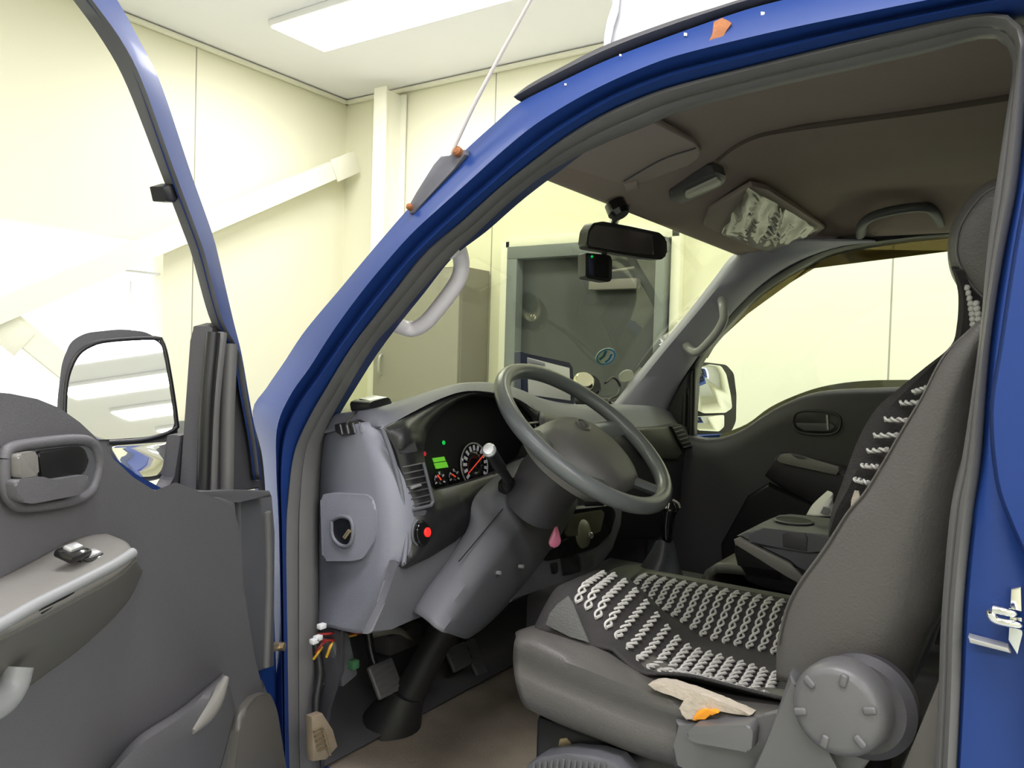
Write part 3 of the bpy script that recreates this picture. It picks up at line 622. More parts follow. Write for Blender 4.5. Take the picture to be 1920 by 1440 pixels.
# full front plate first, bowl in front of a cut: build plate as ring
ring_bo = [min(bo_s, key=lambda q: math.hypot(q[0]-(cxo+(h[0]-cxo)*1.0), q[1]-(cyo+(h[1]-cyo)*1.0))) for h in ho]
up_ring = []
bm = bmesh.new()
outer = resample([Fa(x, y, .004) for x, y in bo+[bo[0]]], 200, False)[:-1]
inner = [Fa(x, y, .004) for x, y in ho]
ov = [bm.verts.new(p) for p in outer]; iv = [bm.verts.new(p) for p in inner]
oe = [bm.edges.new((ov[i], ov[(i+1) % len(ov)])) for i in range(len(ov))]
ie = [bm.edges.new((iv[i], iv[(i+1) % len(iv)])) for i in range(len(iv))]
bmesh.ops.triangle_fill(bm, use_beauty=True, use_dissolve=False, edges=oe+ie)
fas = frombm('instrument_fascia', bm, 'gloss2' if 'gloss2' in M else mat('satin_black', (.017, .017, .018), .33, bump=.1, bscale=700), dash, 30); solidify(fas, .012, 0)
inn2 = [Fa(cxo+(x-cxo)*.98, cyo+(y-cyo)*.98, -.055) for x, y in ho]
bm = bmesh.new(); V = bm_grid(bm, [inner, [p-FN*.03 for p in inner], inn2], closev=True)
bm.faces.new(V[-1]); cl = frombm('instrument_cluster', bm, 'void', fas, 40)
def Ga(px, py, d=-.052): return Fa(px, py, d)
def disc(name, px, py, r, m, d=-.050, parent=cl, r0=0, a0=0, a1=2*math.pi, n=40):
    c = Ga(px, py, d); F3 = frame(FN, (0, 1, 0)); bm = bmesh.new()
    A = [a0+(a1-a0)*k/n for k in range(n+1)]
    bm_grid(bm, [[c+F3 @ Vector((math.cos(a)*rr_, math.sin(a)*rr_, 0)) for a in A] for rr_ in (max(r0, 1e-4), r)])
    o = frombm(name, bm, m, parent, 30); solidify(o, .0015, 0); return o
# speedometer
SP = Ga(890, 872, -.050); F3 = frame(FN, (0, 1, 0)); SR = .050
disc('speedometer_face', 890, 872, SR, 'gloss', -.051)
disc('speedometer_ring', 890, 872, SR, 'silver', -.047, r0=SR*.93, a0=math.radians(-60), a1=math.radians(240))
bm = bmesh.new()
for k in range(13):
    a = math.radians(215-250*k/12); d1 = Vector((math.cos(a), math.sin(a), 0)); c = SP+FN*.003+F3 @ (d1*SR*.76)
    R3 = F3 @ Matrix.Rotation(a, 3, 'Z'); bm_box(bm, c, (SR*.24, SR*.13, .0012), R3)
frombm('speed_numerals', bm, 'gauge', cl)
a = math.radians(205); d1 = F3 @ Vector((math.cos(a), math.sin(a), 0))
bm = bmesh.new(); bm_tube(bm, [Ga(908, 852, -.042)+d1*0, Ga(878, 888, -.042)], lambda t: .0016-.0006*t, 6, 6); frombm('speed_needle', bm, 'needle', cl)
for i, (px, py) in enumerate(((825, 900), (852, 894))):
    disc('small_gauge_face', px, py, .019, 'gloss', -.050)
    bm = bmesh.new(); c = Ga(px, py, -.048)
    for k in range(5):
        a = math.radians(200-220*k/4); bm_box(bm, c+F3 @ (Vector((math.cos(a), math.sin(a), 0))*.014), (.006, .003, .001), F3 @ Matrix.Rotation(a, 3, 'Z'))
    frombm('gauge_marks', bm, 'gauge', cl)
    bm = bmesh.new(); bm_tube(bm, [c+FN*.003, c+FN*.003+F3 @ Vector((-.010, .006 if i else .011, 0))], .0016, 6, 3); frombm('gauge_needle', bm, 'needle', cl)
prism('trip_display', [Ga(x, y, -.046) for x, y in ((812, 859), (833, 856), (836, 864), (815, 867))], -FN*.003, 'greenlcd', cl)
prism('odometer_display', [Ga(x, y, -.046) for x, y in ((815, 868.5), (837, 865.5), (841, 876), (819, 879))], -FN*.003, 'greenlcd', cl)
disc('green_warning_lamp', 832, 830, .0045, 'greenled', -.046); disc('red_warning_lamp', 796, 851, .0045, 'reddim', -.046)
tube('cluster_edge_trim', [Fa(811, 923, .006), Fa(840, 916, .006), Fa(880, 905, .006), Fa(924, 891, .006)], .002, 'dash2', fas, n=12)
# air vent, switches, hazard button on the fascia
def fprism(name, pts, d, t, m, parent, r=0, bevel=.002): return prism(name, rounded(FX(pts, d), r) if r else FX(pts, d), -FN*t, m, parent, bevel=bevel)
vent = fprism('air_vent', [(749, 864), (790, 856), (812, 946), (770, 958)], .006, .01, 'void', fas, .004)
tube('vent_frame', FX([(794, 868), (812, 940), (808, 948), (772, 957)] if 1 else [(750, 862), (788, 854), (796, 870), (812, 940), (808, 948), (772, 957), (764, 945), (752, 880), (750, 862)], .012), .0035, 'dash2', vent, n=60, smooth=False)
for k in range(7):
    t = (k+.5)/7; a = (753+17*t*1.0, 870+85*t); b = (793+16*t, 862+83*t)
    bm = bmesh.new(); bm_tube(bm, FX([a, b], .010), .0020, 6, flat=.5); frombm('vent_slat', bm, 'dark', vent)
fprism('vent_tab', [(773, 912), (790, 907), (792, 911), (775, 917)], .018, .01, 'silver', vent)
tube('fascia_ridge', FX([(716, 802), (730, 840), (744, 885), (754, 930), (761, 975), (762, 1015), (757, 1058)], .006), .0045, 'dash', dash, n=40)  # ridge tube added along the fascia edge to carry its highlight
fprism('blank_switch', [(738, 806), (768, 798), (786, 846), (752, 852), (744, 846)], .010, .012, 'dark', fas, .006, .003)
o = fprism('switch', [(774, 963), (778, 959), (800, 956), (800, 962), (796, 966), (776, 969)], .012, .012, 'dash2', fas, .003, .002)
o = lathe('hazard_switch', Fa(786, 1000, .006), FN, [(.0, -.01), (.024, -.01), (.024, .008), (.021, .012), (0, .012)], 'gloss', fas, 30, sx=.85)
tube('switch_rim', FX([(783, 975), (776, 985), (773, 1000), (776, 1015), (782, 1022)], .016), .0022, 'dash2', fas, n=20)
lathe('red_button', Fa(801, 998, .018), FN, [(0, -.004), (.0088, -.004), (.0088, .002), (.0075, .003), (0, .003)], 'redled', o, 24)

# column tunnel: wide grey cover falling from the wheel to the floor
cA = [(1000, 852), (955, 872), (920, 898), (886, 932), (880, 980), (860, 1020), (834, 1062), (802, 1105), (776, 1148)]
cB = [(1004, 858), (975, 876), (945, 920), (918, 962), (894, 1005), (868, 1050), (840, 1090), (814, 1130), (796, 1160)]
cB2 = [(1010, 875), (1012, 905), (985, 950), (952, 995), (925, 1032), (896, 1072), (868, 1110), (842, 1150), (822, 1182)]
cR = [(1020, 885), (1030, 930), (1002, 972), (966, 1018), (940, 1052), (912, 1090), (886, 1128), (862, 1162), (842, 1188)]
cC = [(1060, 900), (1075, 945), (1050, 995), (1018, 1040), (988, 1080), (955, 1118), (925, 1150), (895, 1178), (868, 1196)]
rows = [[Fa(x, y, -.03) for x, y in cA], [Fa(x, y, .006) for x, y in cA], [Fa(x, y, .040) for x, y in cB], [Fa(x, y, .072) for x, y in cB2], [Fa(x, y, .068) for x, y in cR], [Fa(x, y, .02) for x, y in cC], [Fa(x+10, y, -.06) for x, y in cC]]
colc = loft('steering_column_cover', rows, 'dash2', T, n=40, dense=26, thick=.003, ang=40)
tube('cover_seam', [Fa(943, 954, .058), Fa(905, 1000, .052), Fa(860, 1053, .045)], .0012, 'black', colc, n=8, seg=6)
for x, y in ((938, 1074), (981, 1062)):
    lathe('cover_screw', Fa(x, y, .075), FN, [(0, -.01), (.004, -.01), (.004, 0), (0, 0)], 'silver', colc, 12)
# stalk
stk = tube('indicator_stalk', [Fa(957, 915, .06), Fa(950, 895, .085), Fa(940, 880, .10), Fa(928, 862, .12), Fa(918, 845, .135)], lambda t: .013 if t < .2 else (.0095 if t < .55 else .0125), 'black', T, n=30, seg=16)
lathe('stalk_boot', Fa(957, 912, .055), FN, [(0, -.02), (.017, -.02), (.019, .004), (.015, .010), (0, .010)], 'black', stk, 24)
lathe('stalk_cap', Fa(917, 844, .137), (Fa(918, 845, .135)-Fa(940, 880, .10)), [(0, -.003), (.0135, -.003), (.0135, .002), (.010, .006), (0, .007)], 'silver', stk, 20)

# ------------------------------------------------------------------ steering wheel
WC = Vector((-.772, .42, 1.437)); WN = Vector((.624, 0, .782)); WU = Vector((-.782, 0, .624)); WV = Vector((0, 1, 0)); WR = .198
sw = empty_mesh = None
bm = bmesh.new(); pts = [WC + (WU*math.cos(a)+WV*math.sin(a))*WR for a in [2*math.pi*k/80 for k in range(80)]]
rows = []
for p, a in zip(pts, range(80)):
    r = (p-WC).normalized(); rows.append([p + r*math.cos(b)*.0165 + WN*math.sin(b)*.0165 for b in [2*math.pi*k/18 for k in range(18)]])
bm_grid(bm, rows, True, True); sw = frombm('steering_wheel', bm, 'wheel', T, 60)
def W_(u, v, n=0): return WC + WU*u + WV*v + WN*n
HU, HV = -.022, .030
# hub pad: rounded trapezoid dome
hubpts = [(.085, -.045), (.095, 0), (.085, .045), (.055, .085), (.0, .100), (-.055, .088), (-.100, .055), (-.112, 0), (-.100, -.055), (-.055, -.088), (0, -.100), (.055, -.085)]
ring = resample([(u, v, 0) for u, v in hubpts+[hubpts[0]]], 49)[:-1]
bm = bmesh.new(); rr_ = []
for sc_, h in ((1.02, -.075), (1.05, -.045), (1.03, -.030), (.98, -.018), (.85, -.008), (.6, -.002), (.3, .001)):
    rr_.append([W_(p.x*sc_+HU*min(1, (h+.075)/.05), p.y*sc_+HV*min(1, (h+.075)/.05), h) for p in ring])
V = bm_grid(bm, rr_, False, True); bm.faces.new(V[-1]); bm.faces.new(V[0][::-1]); frombm('horn_pad', bm, 'hub', sw, 45)
# spokes: two upper broad ones, two lower
for v in (-1, 1):
    rows = []
    for t in (0, .35, .7, 1):
        cu = .03-.015*t; cv = v*(.085+.110*t); wd = .030-.008*t; h = -.035+.028*t
        rows.append([W_(cu+wd, cv, h), W_(cu+wd*.6, cv, h+.008), W_(cu-wd*.6, cv, h+.008), W_(cu-wd, cv, h), W_(cu-wd*.6, cv, h-.01), W_(cu+wd*.6, cv, h-.01)])
    bm = bmesh.new(); bm_grid(bm, rows, False, True); frombm('spoke', bm, 'wheel', sw, 60)
    rows = []
    for t in (0, .35, .7, 1):
        cu = -.085-.088*t; cv = v*(.050+.040*t); wd = .026-.006*t; h = -.035+.028*t
        rows.append([W_(cu, cv+wd, h), W_(cu, cv+wd*.6, h+.008), W_(cu, cv-wd*.6, h+.008), W_(cu, cv-wd, h), W_(cu, cv-wd*.6, h-.01), W_(cu, cv+wd*.6, h-.01)])
    bm = bmesh.new(); bm_grid(bm, rows, False, True); frombm('spoke', bm, 'wheel', sw, 60)
# small oval emblem on the pad
em = lathe('wheel_emblem', W_(.048+HU, HV, .000), WN, [(0, -.004), (.017, -.004), (.017, .0025), (.0145, .0035), (.013, .0015), (0, .0015)], 'hub', sw, 32, u=WV, sx=1.25)
tube('emblem_stroke', [W_(.040+HU, -.008+HV, .003), W_(.056+HU, -.003+HV, .003), W_(.042+HU, .004+HV, .003), W_(.057+HU, .009+HV, .003)], .0016, 'knobm', em, n=20, seg=6, smooth=False)
# shroud behind the wheel
ang_r = [2*math.pi*k/32 for k in range(32)]
def sh(r1, r2, h, off=0): return [W_(math.cos(a)*r1+off, math.sin(a)*r2, h) for a in ang_r]
bm = bmesh.new(); V = bm_grid(bm, [sh(.050, .055, -.035), sh(.060, .070, -.05), sh(.066, .076, -.09), sh(.068, .078, -.13), sh(.062, .074, -.20, -.01)], False, True)
frombm('column_shroud', bm, 'dark', colc, 50)
# ignition lock and key fob
lathe('ignition_lock', W_(-.07, .12, -.13), (.9, .3, .1), [(0, -.03), (.02, -.03), (.02, .01), (.016, .014), (0, .014)], 'black', colc, 24)
k0 = Fa(1040, 1008, .085)
F3k = frame(Vector((.8, -.55, .1)), (0, 0, 1)); bm = bmesh.new(); rows = []
for t in [i/14 for i in range(15)]:
    h = -.023+.053*t; r = .0145*math.sqrt(max(0, 1-((t-.28)/.28)**2)) if t < .28 else .0145*(1-((t-.28)/.72)**1.25)
    r = max(r, .0006); rows.append([k0 + Vector((0, .005*t, h)) + F3k @ Vector((0, math.cos(a)*r, math.sin(a)*r*.45)) for a in ang_r])
V = bm_grid(bm, rows, False, True); bm.faces.new(V[0][::-1]); bm.faces.new(V[-1])
tag(frombm('key_fob', bm, 'pink', None, 60), 'pink drop-shaped key fob hanging below the steering wheel', 'key fob')

# ------------------------------------------------------------------ centre stack and passenger dash
stack_o = [(1000, 1040), (1035, 985), (1060, 950), (1140, 945), (1168, 955), (1166, 985), (1150, 1030), (1125, 1065), (1092, 1086), (1045, 1094), (1000, 1110), (960, 1130), (950, 1090)]
csd = prism('centre_stack', FX(stack_o, .0), -FN*.05, 'dash2', dash, bevel=.008, seg=3)
fprism('radio_surround', [(1012, 1046), (1035, 1010), (1058, 958), (1145, 948), (1156, 962), (1145, 1000), (1120, 1025), (1075, 1042), (1025, 1052)], .004, .01, 'gloss', csd, .01, .003)
rd = fprism('storage_pocket', [(1068, 966), (1128, 956), (1134, 962), (1126, 996), (1118, 1000), (1066, 1006), (1062, 1000)], .010, .012, 'pocket', csd, .004, .003)
bm = bmesh.new(); bm_lathe(bm, Fa(1098, 1000, .014), FN, [(.00002, .008), (.02, .006), (.034, -.002), (.038, -.012)], 28, (0, 1, 0), .9); frombm('pocket_lip', bm, mat('olive_grey', (.16, .16, .11), .4), rd, 60)
lathe('pocket_knob', Fa(1108, 1004, .022), FN, [(0, -.01), (.008, -.01), (.008, .002), (.005, .005), (0, .005)], 'chrome', rd, 20)
fprism('lower_slot', [(1052, 1046), (1086, 1040), (1090, 1072), (1056, 1080)], .003, .01, 'black', csd, .004)
fprism('coin_slot', [(1092, 1038), (1115, 1030), (1112, 1062), (1096, 1068)], .004, .01, 'dark', csd, .004)
fprism('small_socket', [(1032, 1056), (1046, 1054), (1047, 1074), (1036, 1077)], .003, .01, 'black', csd, .006)
# centre air outlets below the pad
cv_ = fprism('centre_air_vent', [(990, 790), (1022, 792), (1058, 792), (1090, 800), (1088, 840), (1030, 845), (1000, 825)], .012, .02, 'void', dash, .006, .003)
for k in range(4):
    x = 1003+k*17; tube('vent_slat', FX([(x, 797), (x+9, 822)], .016), .002, 'dash2', cv_, n=3, seg=6)
tube('vent_frame', FX([(992, 794), (1022, 791), (1060, 790), (1092, 796)], .014), .003, 'armgrey', cv_, n=14, seg=8)
# passenger side dash body, rounded
def pxrow(pts, x): return [X_(a, b, x) for a, b in pts]
rows = [pxrow([(1012, 772), (1080, 788), (1160, 800), (1222, 800), (1266, 794), (1296, 806)], -.99),
        pxrow([(1012, 800), (1080, 812), (1160, 826), (1220, 826), (1270, 826), (1304, 836)], -.975),
        pxrow([(1020, 860), (1080, 868), (1160, 876), (1220, 868), (1276, 862), (1308, 866)], -.98),
        pxrow([(1040, 910), (1100, 915), (1160, 918), (1220, 912), (1280, 905), (1310, 900)], -.99),
        pxrow([(1060, 955), (1110, 958), (1160, 958), (1220, 958), (1275, 960), (1306, 955)], -1.0),
        pxrow([(1080, 1000), (1120, 1010), (1160, 1010), (1210, 1010), (1260, 1010), (1300, 1010)], -1.06)]
gb = loft('passenger_dash_panel', rows, 'dark', dash, n=40, dense=24, thick=.004, ang=60)
prism('upper_glove_panel', pxrow([(1176, 806), (1262, 800), (1280, 850), (1270, 862), (1208, 858)], -.962), (-.02, 0, 0), 'leather_far', dash, bevel=.006)
pvn = prism('passenger_air_vent', pxrow([(1260, 800), (1276, 797), (1290, 815), (1299, 840), (1282, 842), (1270, 822)], -.955), (-.015, 0, 0), 'void', dash, bevel=.002)
for k in range(6):
    t = k/5; tube('vent_slat', pxrow([(1262+20*t, 803+36*t), (1277+20*t, 799+36*t)], -.952), .002, 'dash2', pvn, n=3, seg=6)
# kick area: firewall, floor, steering shaft boot, pedals
loft('firewall', [[(-1.36, .07, 1.44), (-1.38, .8, 1.44), (-1.36, 1.5, 1.44)], [(-1.33, .07, 1.15), (-1.33, .8, 1.15), (-1.33, 1.5, 1.15)], [(-1.36, .07, .95), (-1.36, .8, .95), (-1.36, 1.5, .95)], [(-1.28, .07, .78), (-1.28, .8, .78), (-1.28, 1.5, .78)], [(-1.18, .07, .752), (-1.18, .8, .752), (-1.18, 1.5, .752)]], 'dark', T, n=20, dense=12, thick=.005, ang=60)
rows = []
for i in range(40):
    x = -1.30+1.42*i/39
    rows.append([Vector((x, .05+1.46*j/40, .742+.010*noise.noise(Vector((x*4, j*.15, 0)))+.004*noise.noise(Vector((x*14, j*.5, 3))))) for j in range(41)])
bm = bmesh.new(); bm_grid(bm, rows); solidify(frombm('cab_floor_carpet', bm, 'carpet', T, 60), .02, -1)
tube('steering_shaft', [(-1.0, .42, 1.12), (-1.10, .40, .98), (-1.18, .36, .80), (-1.20, .35, .75)], lambda t: .045-.012*math.sin(t*3.1), 'wirek', T, n=20, seg=18)
tube('shaft_boot', [(-1.17, .355, .83), (-1.205, .345, .745)], lambda t: .04+.03*t, 'wirek', T, n=8, seg=22)
def pedal(name, px, py, x, w, h, armx, aw=.010, m='dash2'):
    c = X_(px, py, x); n = Vector((.85, -.05, .52)).normalized(); F = frame(n, (0, 1, 0))
    root = box(name, c, (w, h, .012), m, T, F, bevel=.005, seg=3)
    bm = bmesh.new()
    for k in range(5): bm_box(bm, c+F @ Vector((0, -h*.36+h*.18*k, .007)), (w*.8, h*.06, .004), F)
    frombm('pedal_ribs', bm, m, root)
    tube('pedal_arm', [c-n*.006, c-n*.03+Vector((-.02, 0, .06)), c+Vector((-.07, 0, .20)), c+Vector((-.06, 0, .30))], aw, 'black', root, n=14)
    return root
pedal('clutch_pedal', 722, 1272, -1.20, .075, .075, 0, m='knobm')
pedal('brake_pedal', 860, 1232, -1.22, .075, .06, 0)
pedal('accelerator_pedal', 895, 1245, -1.22, .045, .13, 0)
# fuse box, harness
bm = bmesh.new()
wires = [((595, 1190), (620, 1188), (650, 1182), (685, 1178)), ((600, 1200), (628, 1200), (655, 1190), (680, 1186)), ((588, 1215), (606, 1225), (618, 1240), (640, 1262))]
hs = empty = None
harness = None
def wire(px, m, r=.0025, x=-1.15): return tube('wire', [X_(a, b, x+.01*math.sin(i*2)) for i, (a, b) in enumerate(px)], r, m, harness, n=18, seg=6)
bm = bmesh.new(); bm_tube(bm, [X_(590, 1200, -1.18), X_(600, 1260, -1.16), X_(592, 1320, -1.15), X_(596, 1400, -1.13)], .008, 8, 16); bm_tube(bm, [X_(650, 1180, -1.2), X_(640, 1230, -1.18), X_(600, 1290, -1.17)], .006, 8, 16)
harness = frombm('wiring_harness', bm, 'wirek', T, 50)
wire(wires[0], 'wirer'); wire(wires[1], 'wirer'); wire(((612, 1232), (622, 1208), (640, 1186), (652, 1176)), 'wirey', .003); wire(((622, 1226), (634, 1200), (668, 1190)), 'wirey'); wire(((592, 1225), (606, 1206), (630, 1196)), 'wirer'); wire(((588, 1236), (598, 1222), (604, 1214)), 'wirey')
for x, y in ((589, 1202), (603, 1174), (596, 1196)):
    c = X_(x, y, -1.13); box('connector', c, (.012, .016, .010), 'wirew', harness, bevel=.002)
fb = box('fuse_box', X_(632, 1232, -1.16), (.05, .045, .10), 'dash2', T, Matrix.Rotation(.3, 3, 'X'), bevel=.005)
box('relay', X_(662, 1245, -1.13), (.02, .018, .018), 'greenled' if False else mat('relay_green', (.05, .16, .07), .5), fb, bevel=.003)
box('brake_booster_bracket', X_(745, 1195, -1.26), (.06, .12, .05), 'dark', T, bevel=.008)
tube('brake_line', [X_(690, 1190, -1.27), X_(740, 1182, -1.24), X_(770, 1200, -1.24)], .01, 'armgrey', T, n=12)
# sill scuff plate with raised ribs
sf = prism('sill_scuff_plate', [X_(x, y, -1.09) for x, y in ((585, 1345), (606, 1338), (625, 1368), (634, 1400), (612, 1425), (588, 1428))], (-.02, 0, 0), 'scuff', T, bevel=.003)
for k in range(5):
    tube('plate_rib', [X_(588+2*k, 1372+9*k, -1.087), X_(604+2*k, 1366+9*k, -1.087), X_(612+2*k, 1384+8*k, -1.087)], .002, 'screw', sf, n=10, seg=6)
prism('kick_panel', P([(560, 1168), (600, 1172), (640, 1182), (640, 1260), (612, 1330), (600, 1460), (560, 1480)], Y_, .10), (0, .01, 0), 'dark', T, bevel=.003)
# gear lever
gl = tube('gear_lever', [Y_(1252, 1012, .80), Y_(1252, 985, .80), Y_(1256, 955, .80), Y_(1257, 942, .80)], lambda t: .012+.010*t if t < .8 else .022-.06*(t-.8), 'gloss', T, n=24, seg=18)
tube('lever_trim', [Y_(1262, 938, .795), Y_(1272, 944, .79), Y_(1275, 952, .79)], .003, 'armgrey', gl, n=8)
bm = bmesh.new(); rows = []
for i in range(16):
    t = i/15; c = Y_(1245-8*(t), 1012+72*t, .80); r = .020+.036*t
    rows.append([c + Vector((math.cos(a)*(r+.006*math.sin(5*a+t*4)*t), math.sin(a)*(r+.006*math.sin(5*a+t*4)*t), .004*math.sin(3*a))) for a in ang_r])
bm_grid(bm, rows, False, True); frombm('lever_boot', bm, 'shifter', gl, 50)
bm = bmesh.new(); rows = []
for i in range(10):
    t = i/9; a_ = t*math.pi/2; c = Y_(1212, 1098, .78); rows.append([c + Vector((math.cos(a)*.11*math.cos(a_)+1e-4*math.cos(a), math.sin(a)*.10*math.cos(a_)+1e-4*math.sin(a), .045*math.sin(a_))) for a in ang_r])
bm_grid(bm, rows, False, True); frombm('engine_cover_hump', bm, 'leather_far', T, 60)
prism('engine_cover', [(-1.05, .66, .75), (-.1, .66, .75), (-.1, 1.1, .75), (-1.05, 1.1, .75)], (0, 0, .27), 'dark', T, bevel=.03, seg=4)

# ------------------------------------------------------------------ driver's seat
def ss(t): t = max(0, min(1, t)); return t*t*(3-2*t)
def cz(x, y):
    base = 1.058 + .114*ss((-.50-x)/.17)*(1-ss((y-.36)/.16))
    nearb = .045*ss((.26-y)/.12)*ss((x+.62)/.2); farb = (1.114-base)*ss((y-.44)/.12)
    near_drop = -(base-1.100)*ss((.25-y)/.11)*ss((-.5-x)/.1) if base > 1.10 else 0
    z = base + nearb + farb + near_drop
    if x < -.70: z -= .9*(x+.70)**2*20
    return z
# cushion body: skirt rows round, near flank with folds
fl_top = P([(968, 1196), (1006, 1200), (1082, 1236), (1204, 1288), (1296, 1322), (1357, 1332), (1420, 1338), (1500, 1345)], Y_, .125)
fl_hi = P([(965, 1206), (1000, 1216), (1080, 1250), (1204, 1302), (1296, 1336), (1357, 1346), (1420, 1352), (1500, 1360)], Y_, .112)
fl_m = P([(963, 1240), (1010, 1265), (1090, 1300), (1204, 1345), (1300, 1372), (1357, 1382), (1420, 1390), (1500, 1400)], Y_, .122)
fl_m2 = P([(968, 1280), (1020, 1300), (1100, 1335), (1204, 1380), (1300, 1405), (1357, 1412), (1420, 1420), (1500, 1430)], Y_, .112)
fl_b = P([(984, 1322), (1040, 1348), (1110, 1376), (1204, 1412), (1300, 1438), (1357, 1450), (1420, 1460), (1500, 1470)], Y_, .125)
in_top = P([(972, 1184), (1010, 1182), (1113, 1213), (1220, 1276), (1300, 1306), (1357, 1316), (1420, 1322), (1500, 1330)], Y_, .165)
far_b = [Vector((p.x, .64, p.z)) for p in fl_b]
rows = [[p+Vector((0, .10, -.01)) for p in in_top], in_top, fl_top, fl_hi, fl_m, fl_m2, fl_b, [p+Vector((0, .05, -.03)) for p in fl_b]]
seat = loft('driver_seat', rows, 'leather', T, n=40, dense=30, thick=.004, ang=60)
# front and far side of the cushion
bm = bmesh.new(); rows = []
for i in range(24):
    t = i/23; y = .15+.50*t; rows.append([Vector((-.715-.035*math.sin(math.pi*t), y, 1.10)), Vector((-.722-.05*math.sin(math.pi*t), y, 1.06)), Vector((-.715-.04*math.sin(math.pi*t), y, 1.01)), Vector((-.70-.03*math.sin(math.pi*t), y, .975))])
bm_grid(bm, rows); solidify(frombm('cushion_front', bm, 'leather', seat, 60), .004)
bm = bmesh.new(); rows = []
for i in range(24):
    x = -.745+.50*i/23; rows.append([Vector((x, .60, cz(max(x, -.70), .60)-.005)), Vector((x, .63, 1.128-.25*max(0, -.69-x))), Vector((x, .67, 1.118)), Vector((x, .665, .98))])
bm_grid(bm, rows); solidify(frombm('cushion_far_bolster', bm, 'leather_far', seat, 60), .004)
# base/pan below
box('seat_base', (-.46, .39, .90), (.50, .46, .14), 'black', seat, bevel=.01)
box('seat_rail', (-.50, .18, .79), (.62, .05, .05), 'dark', seat, bevel=.006)
box('seat_rail', (-.50, .60, .79), (.62, .05, .05), 'dark', seat, bevel=.006)
lathe('rail_bolt', Y_(1060, 1395, .16), (.3, -1, .1), [(0, -.01), (.012, -.01), (.012, .004), (0, .004)], 'screw', seat, 6)
box('rail_bracket', Y_(1062, 1397, .185), (.09, .03, .045), 'black', seat, bevel=.006)
rm = prism('ribbed_mat', P([(975, 1460), (990, 1432), (1010, 1420), (1060, 1414), (1110, 1418), (1150, 1430), (1175, 1460)], Y_, .10), (0, .05, 0), 'dash2', T, bevel=.006)
for k in range(13):
    tube('mat_rib', [Y_(1002+k*11, 1424+abs(k-5)*1.2, .097), Y_(998+k*11, 1462, .097)], .0022, 'knobm', rm, n=3, seg=6)
# recline handle cover plastic
prism('seat_side_cover', P([(1265, 1352), (1300, 1356), (1420, 1348), (1480, 1340), (1510, 1270), (1560, 1250), (1650, 1260), (1680, 1330), (1650, 1400), (1600, 1470), (1400, 1500), (1360, 1470), (1262, 1440), (1270, 1400)], Y_, .105), (0, .02, 0), 'knobm', seat, bevel=.006, seg=3)
prism('slide_lever', rounded(P([(1300, 1362), (1404, 1360), (1412, 1372), (1408, 1412), (1300, 1392), (1284, 1378)], Y_, .075), .006), (0, .035, 0), 'knobm', seat, bevel=.006, seg=3)
prism('recliner_arm', P([(1480, 1262), (1496, 1282), (1560, 1440), (1600, 1500), (1380, 1500), (1440, 1385)], Y_, .080), (0, .03, 0), 'knobm', seat, bevel=.006, seg=3)
# round lumbar knob with six finger dents
KC = Y_(1566, 1332, .055); KN = Vector((-.12, -1, .10)).normalized()
kb = lathe('lumbar_knob', KC, KN, [(0, -.045), (.059, -.045), (.058, -.014), (.055, -.004), (.049, .002), (.043, .004), (0, .005)], 'knobm', seat, 56)
for k in range(6):
    a = math.radians(18+60*k); F = frame(KN, (1, 0, 0)); c = KC + F @ Vector((math.cos(a)*.044, math.sin(a)*.041, .004)); R3 = F @ Matrix.Rotation(a, 3, 'Z')
    box('finger_dent', c, (.017, .010, .008), 'knobm', kb, R3, bevel=.0035, seg=3)
lathe('recliner_cup', KC+Vector((.022, .045, -.006)), KN, [(0, -.03), (.064, -.03), (.066, -.008), (.056, .004), (0, .004)], 'dark', seat, 40)
# torn edge with foam
up_e = [(1214, 1284), (1226, 1279), (1240, 1278), (1258, 1284), (1274, 1286), (1296, 1296), (1316, 1300), (1334, 1308), (1348, 1312), (1358, 1320), (1375, 1326), (1392, 1332), (1410, 1340)]
lo_e = [(1404, 1344), (1386, 1340), (1366, 1337), (1352, 1334), (1336, 1330), (1318, 1331), (1304, 1323), (1288, 1318), (1276, 1309), (1258, 1304), (1242, 1297), (1228, 1296)]
prism('torn_foam_edge', P(up_e+lo_e, Y_, .107), (0, .02, 0), 'foam', seat, bevel=.002)
prism('torn_foam_edge', P([(1282, 1312), (1291, 1309), (1298, 1318), (1306, 1310), (1312, 1324), (1322, 1318), (1326, 1334), (1312, 1340), (1306, 1352), (1294, 1346), (1286, 1352), (1280, 1338), (1272, 1330)], Y_, .103), (0, .02, 0), 'foam', seat, bevel=.002)
prism('orange_foam_tear', P([(1300, 1344), (1308, 1334), (1318, 1330), (1328, 1334), (1340, 1332), (1346, 1338), (1334, 1343), (1320, 1345), (1306, 1353), (1297, 1352)], Y_, .098), (0, .02, 0), 'orange', seat, bevel=.003)

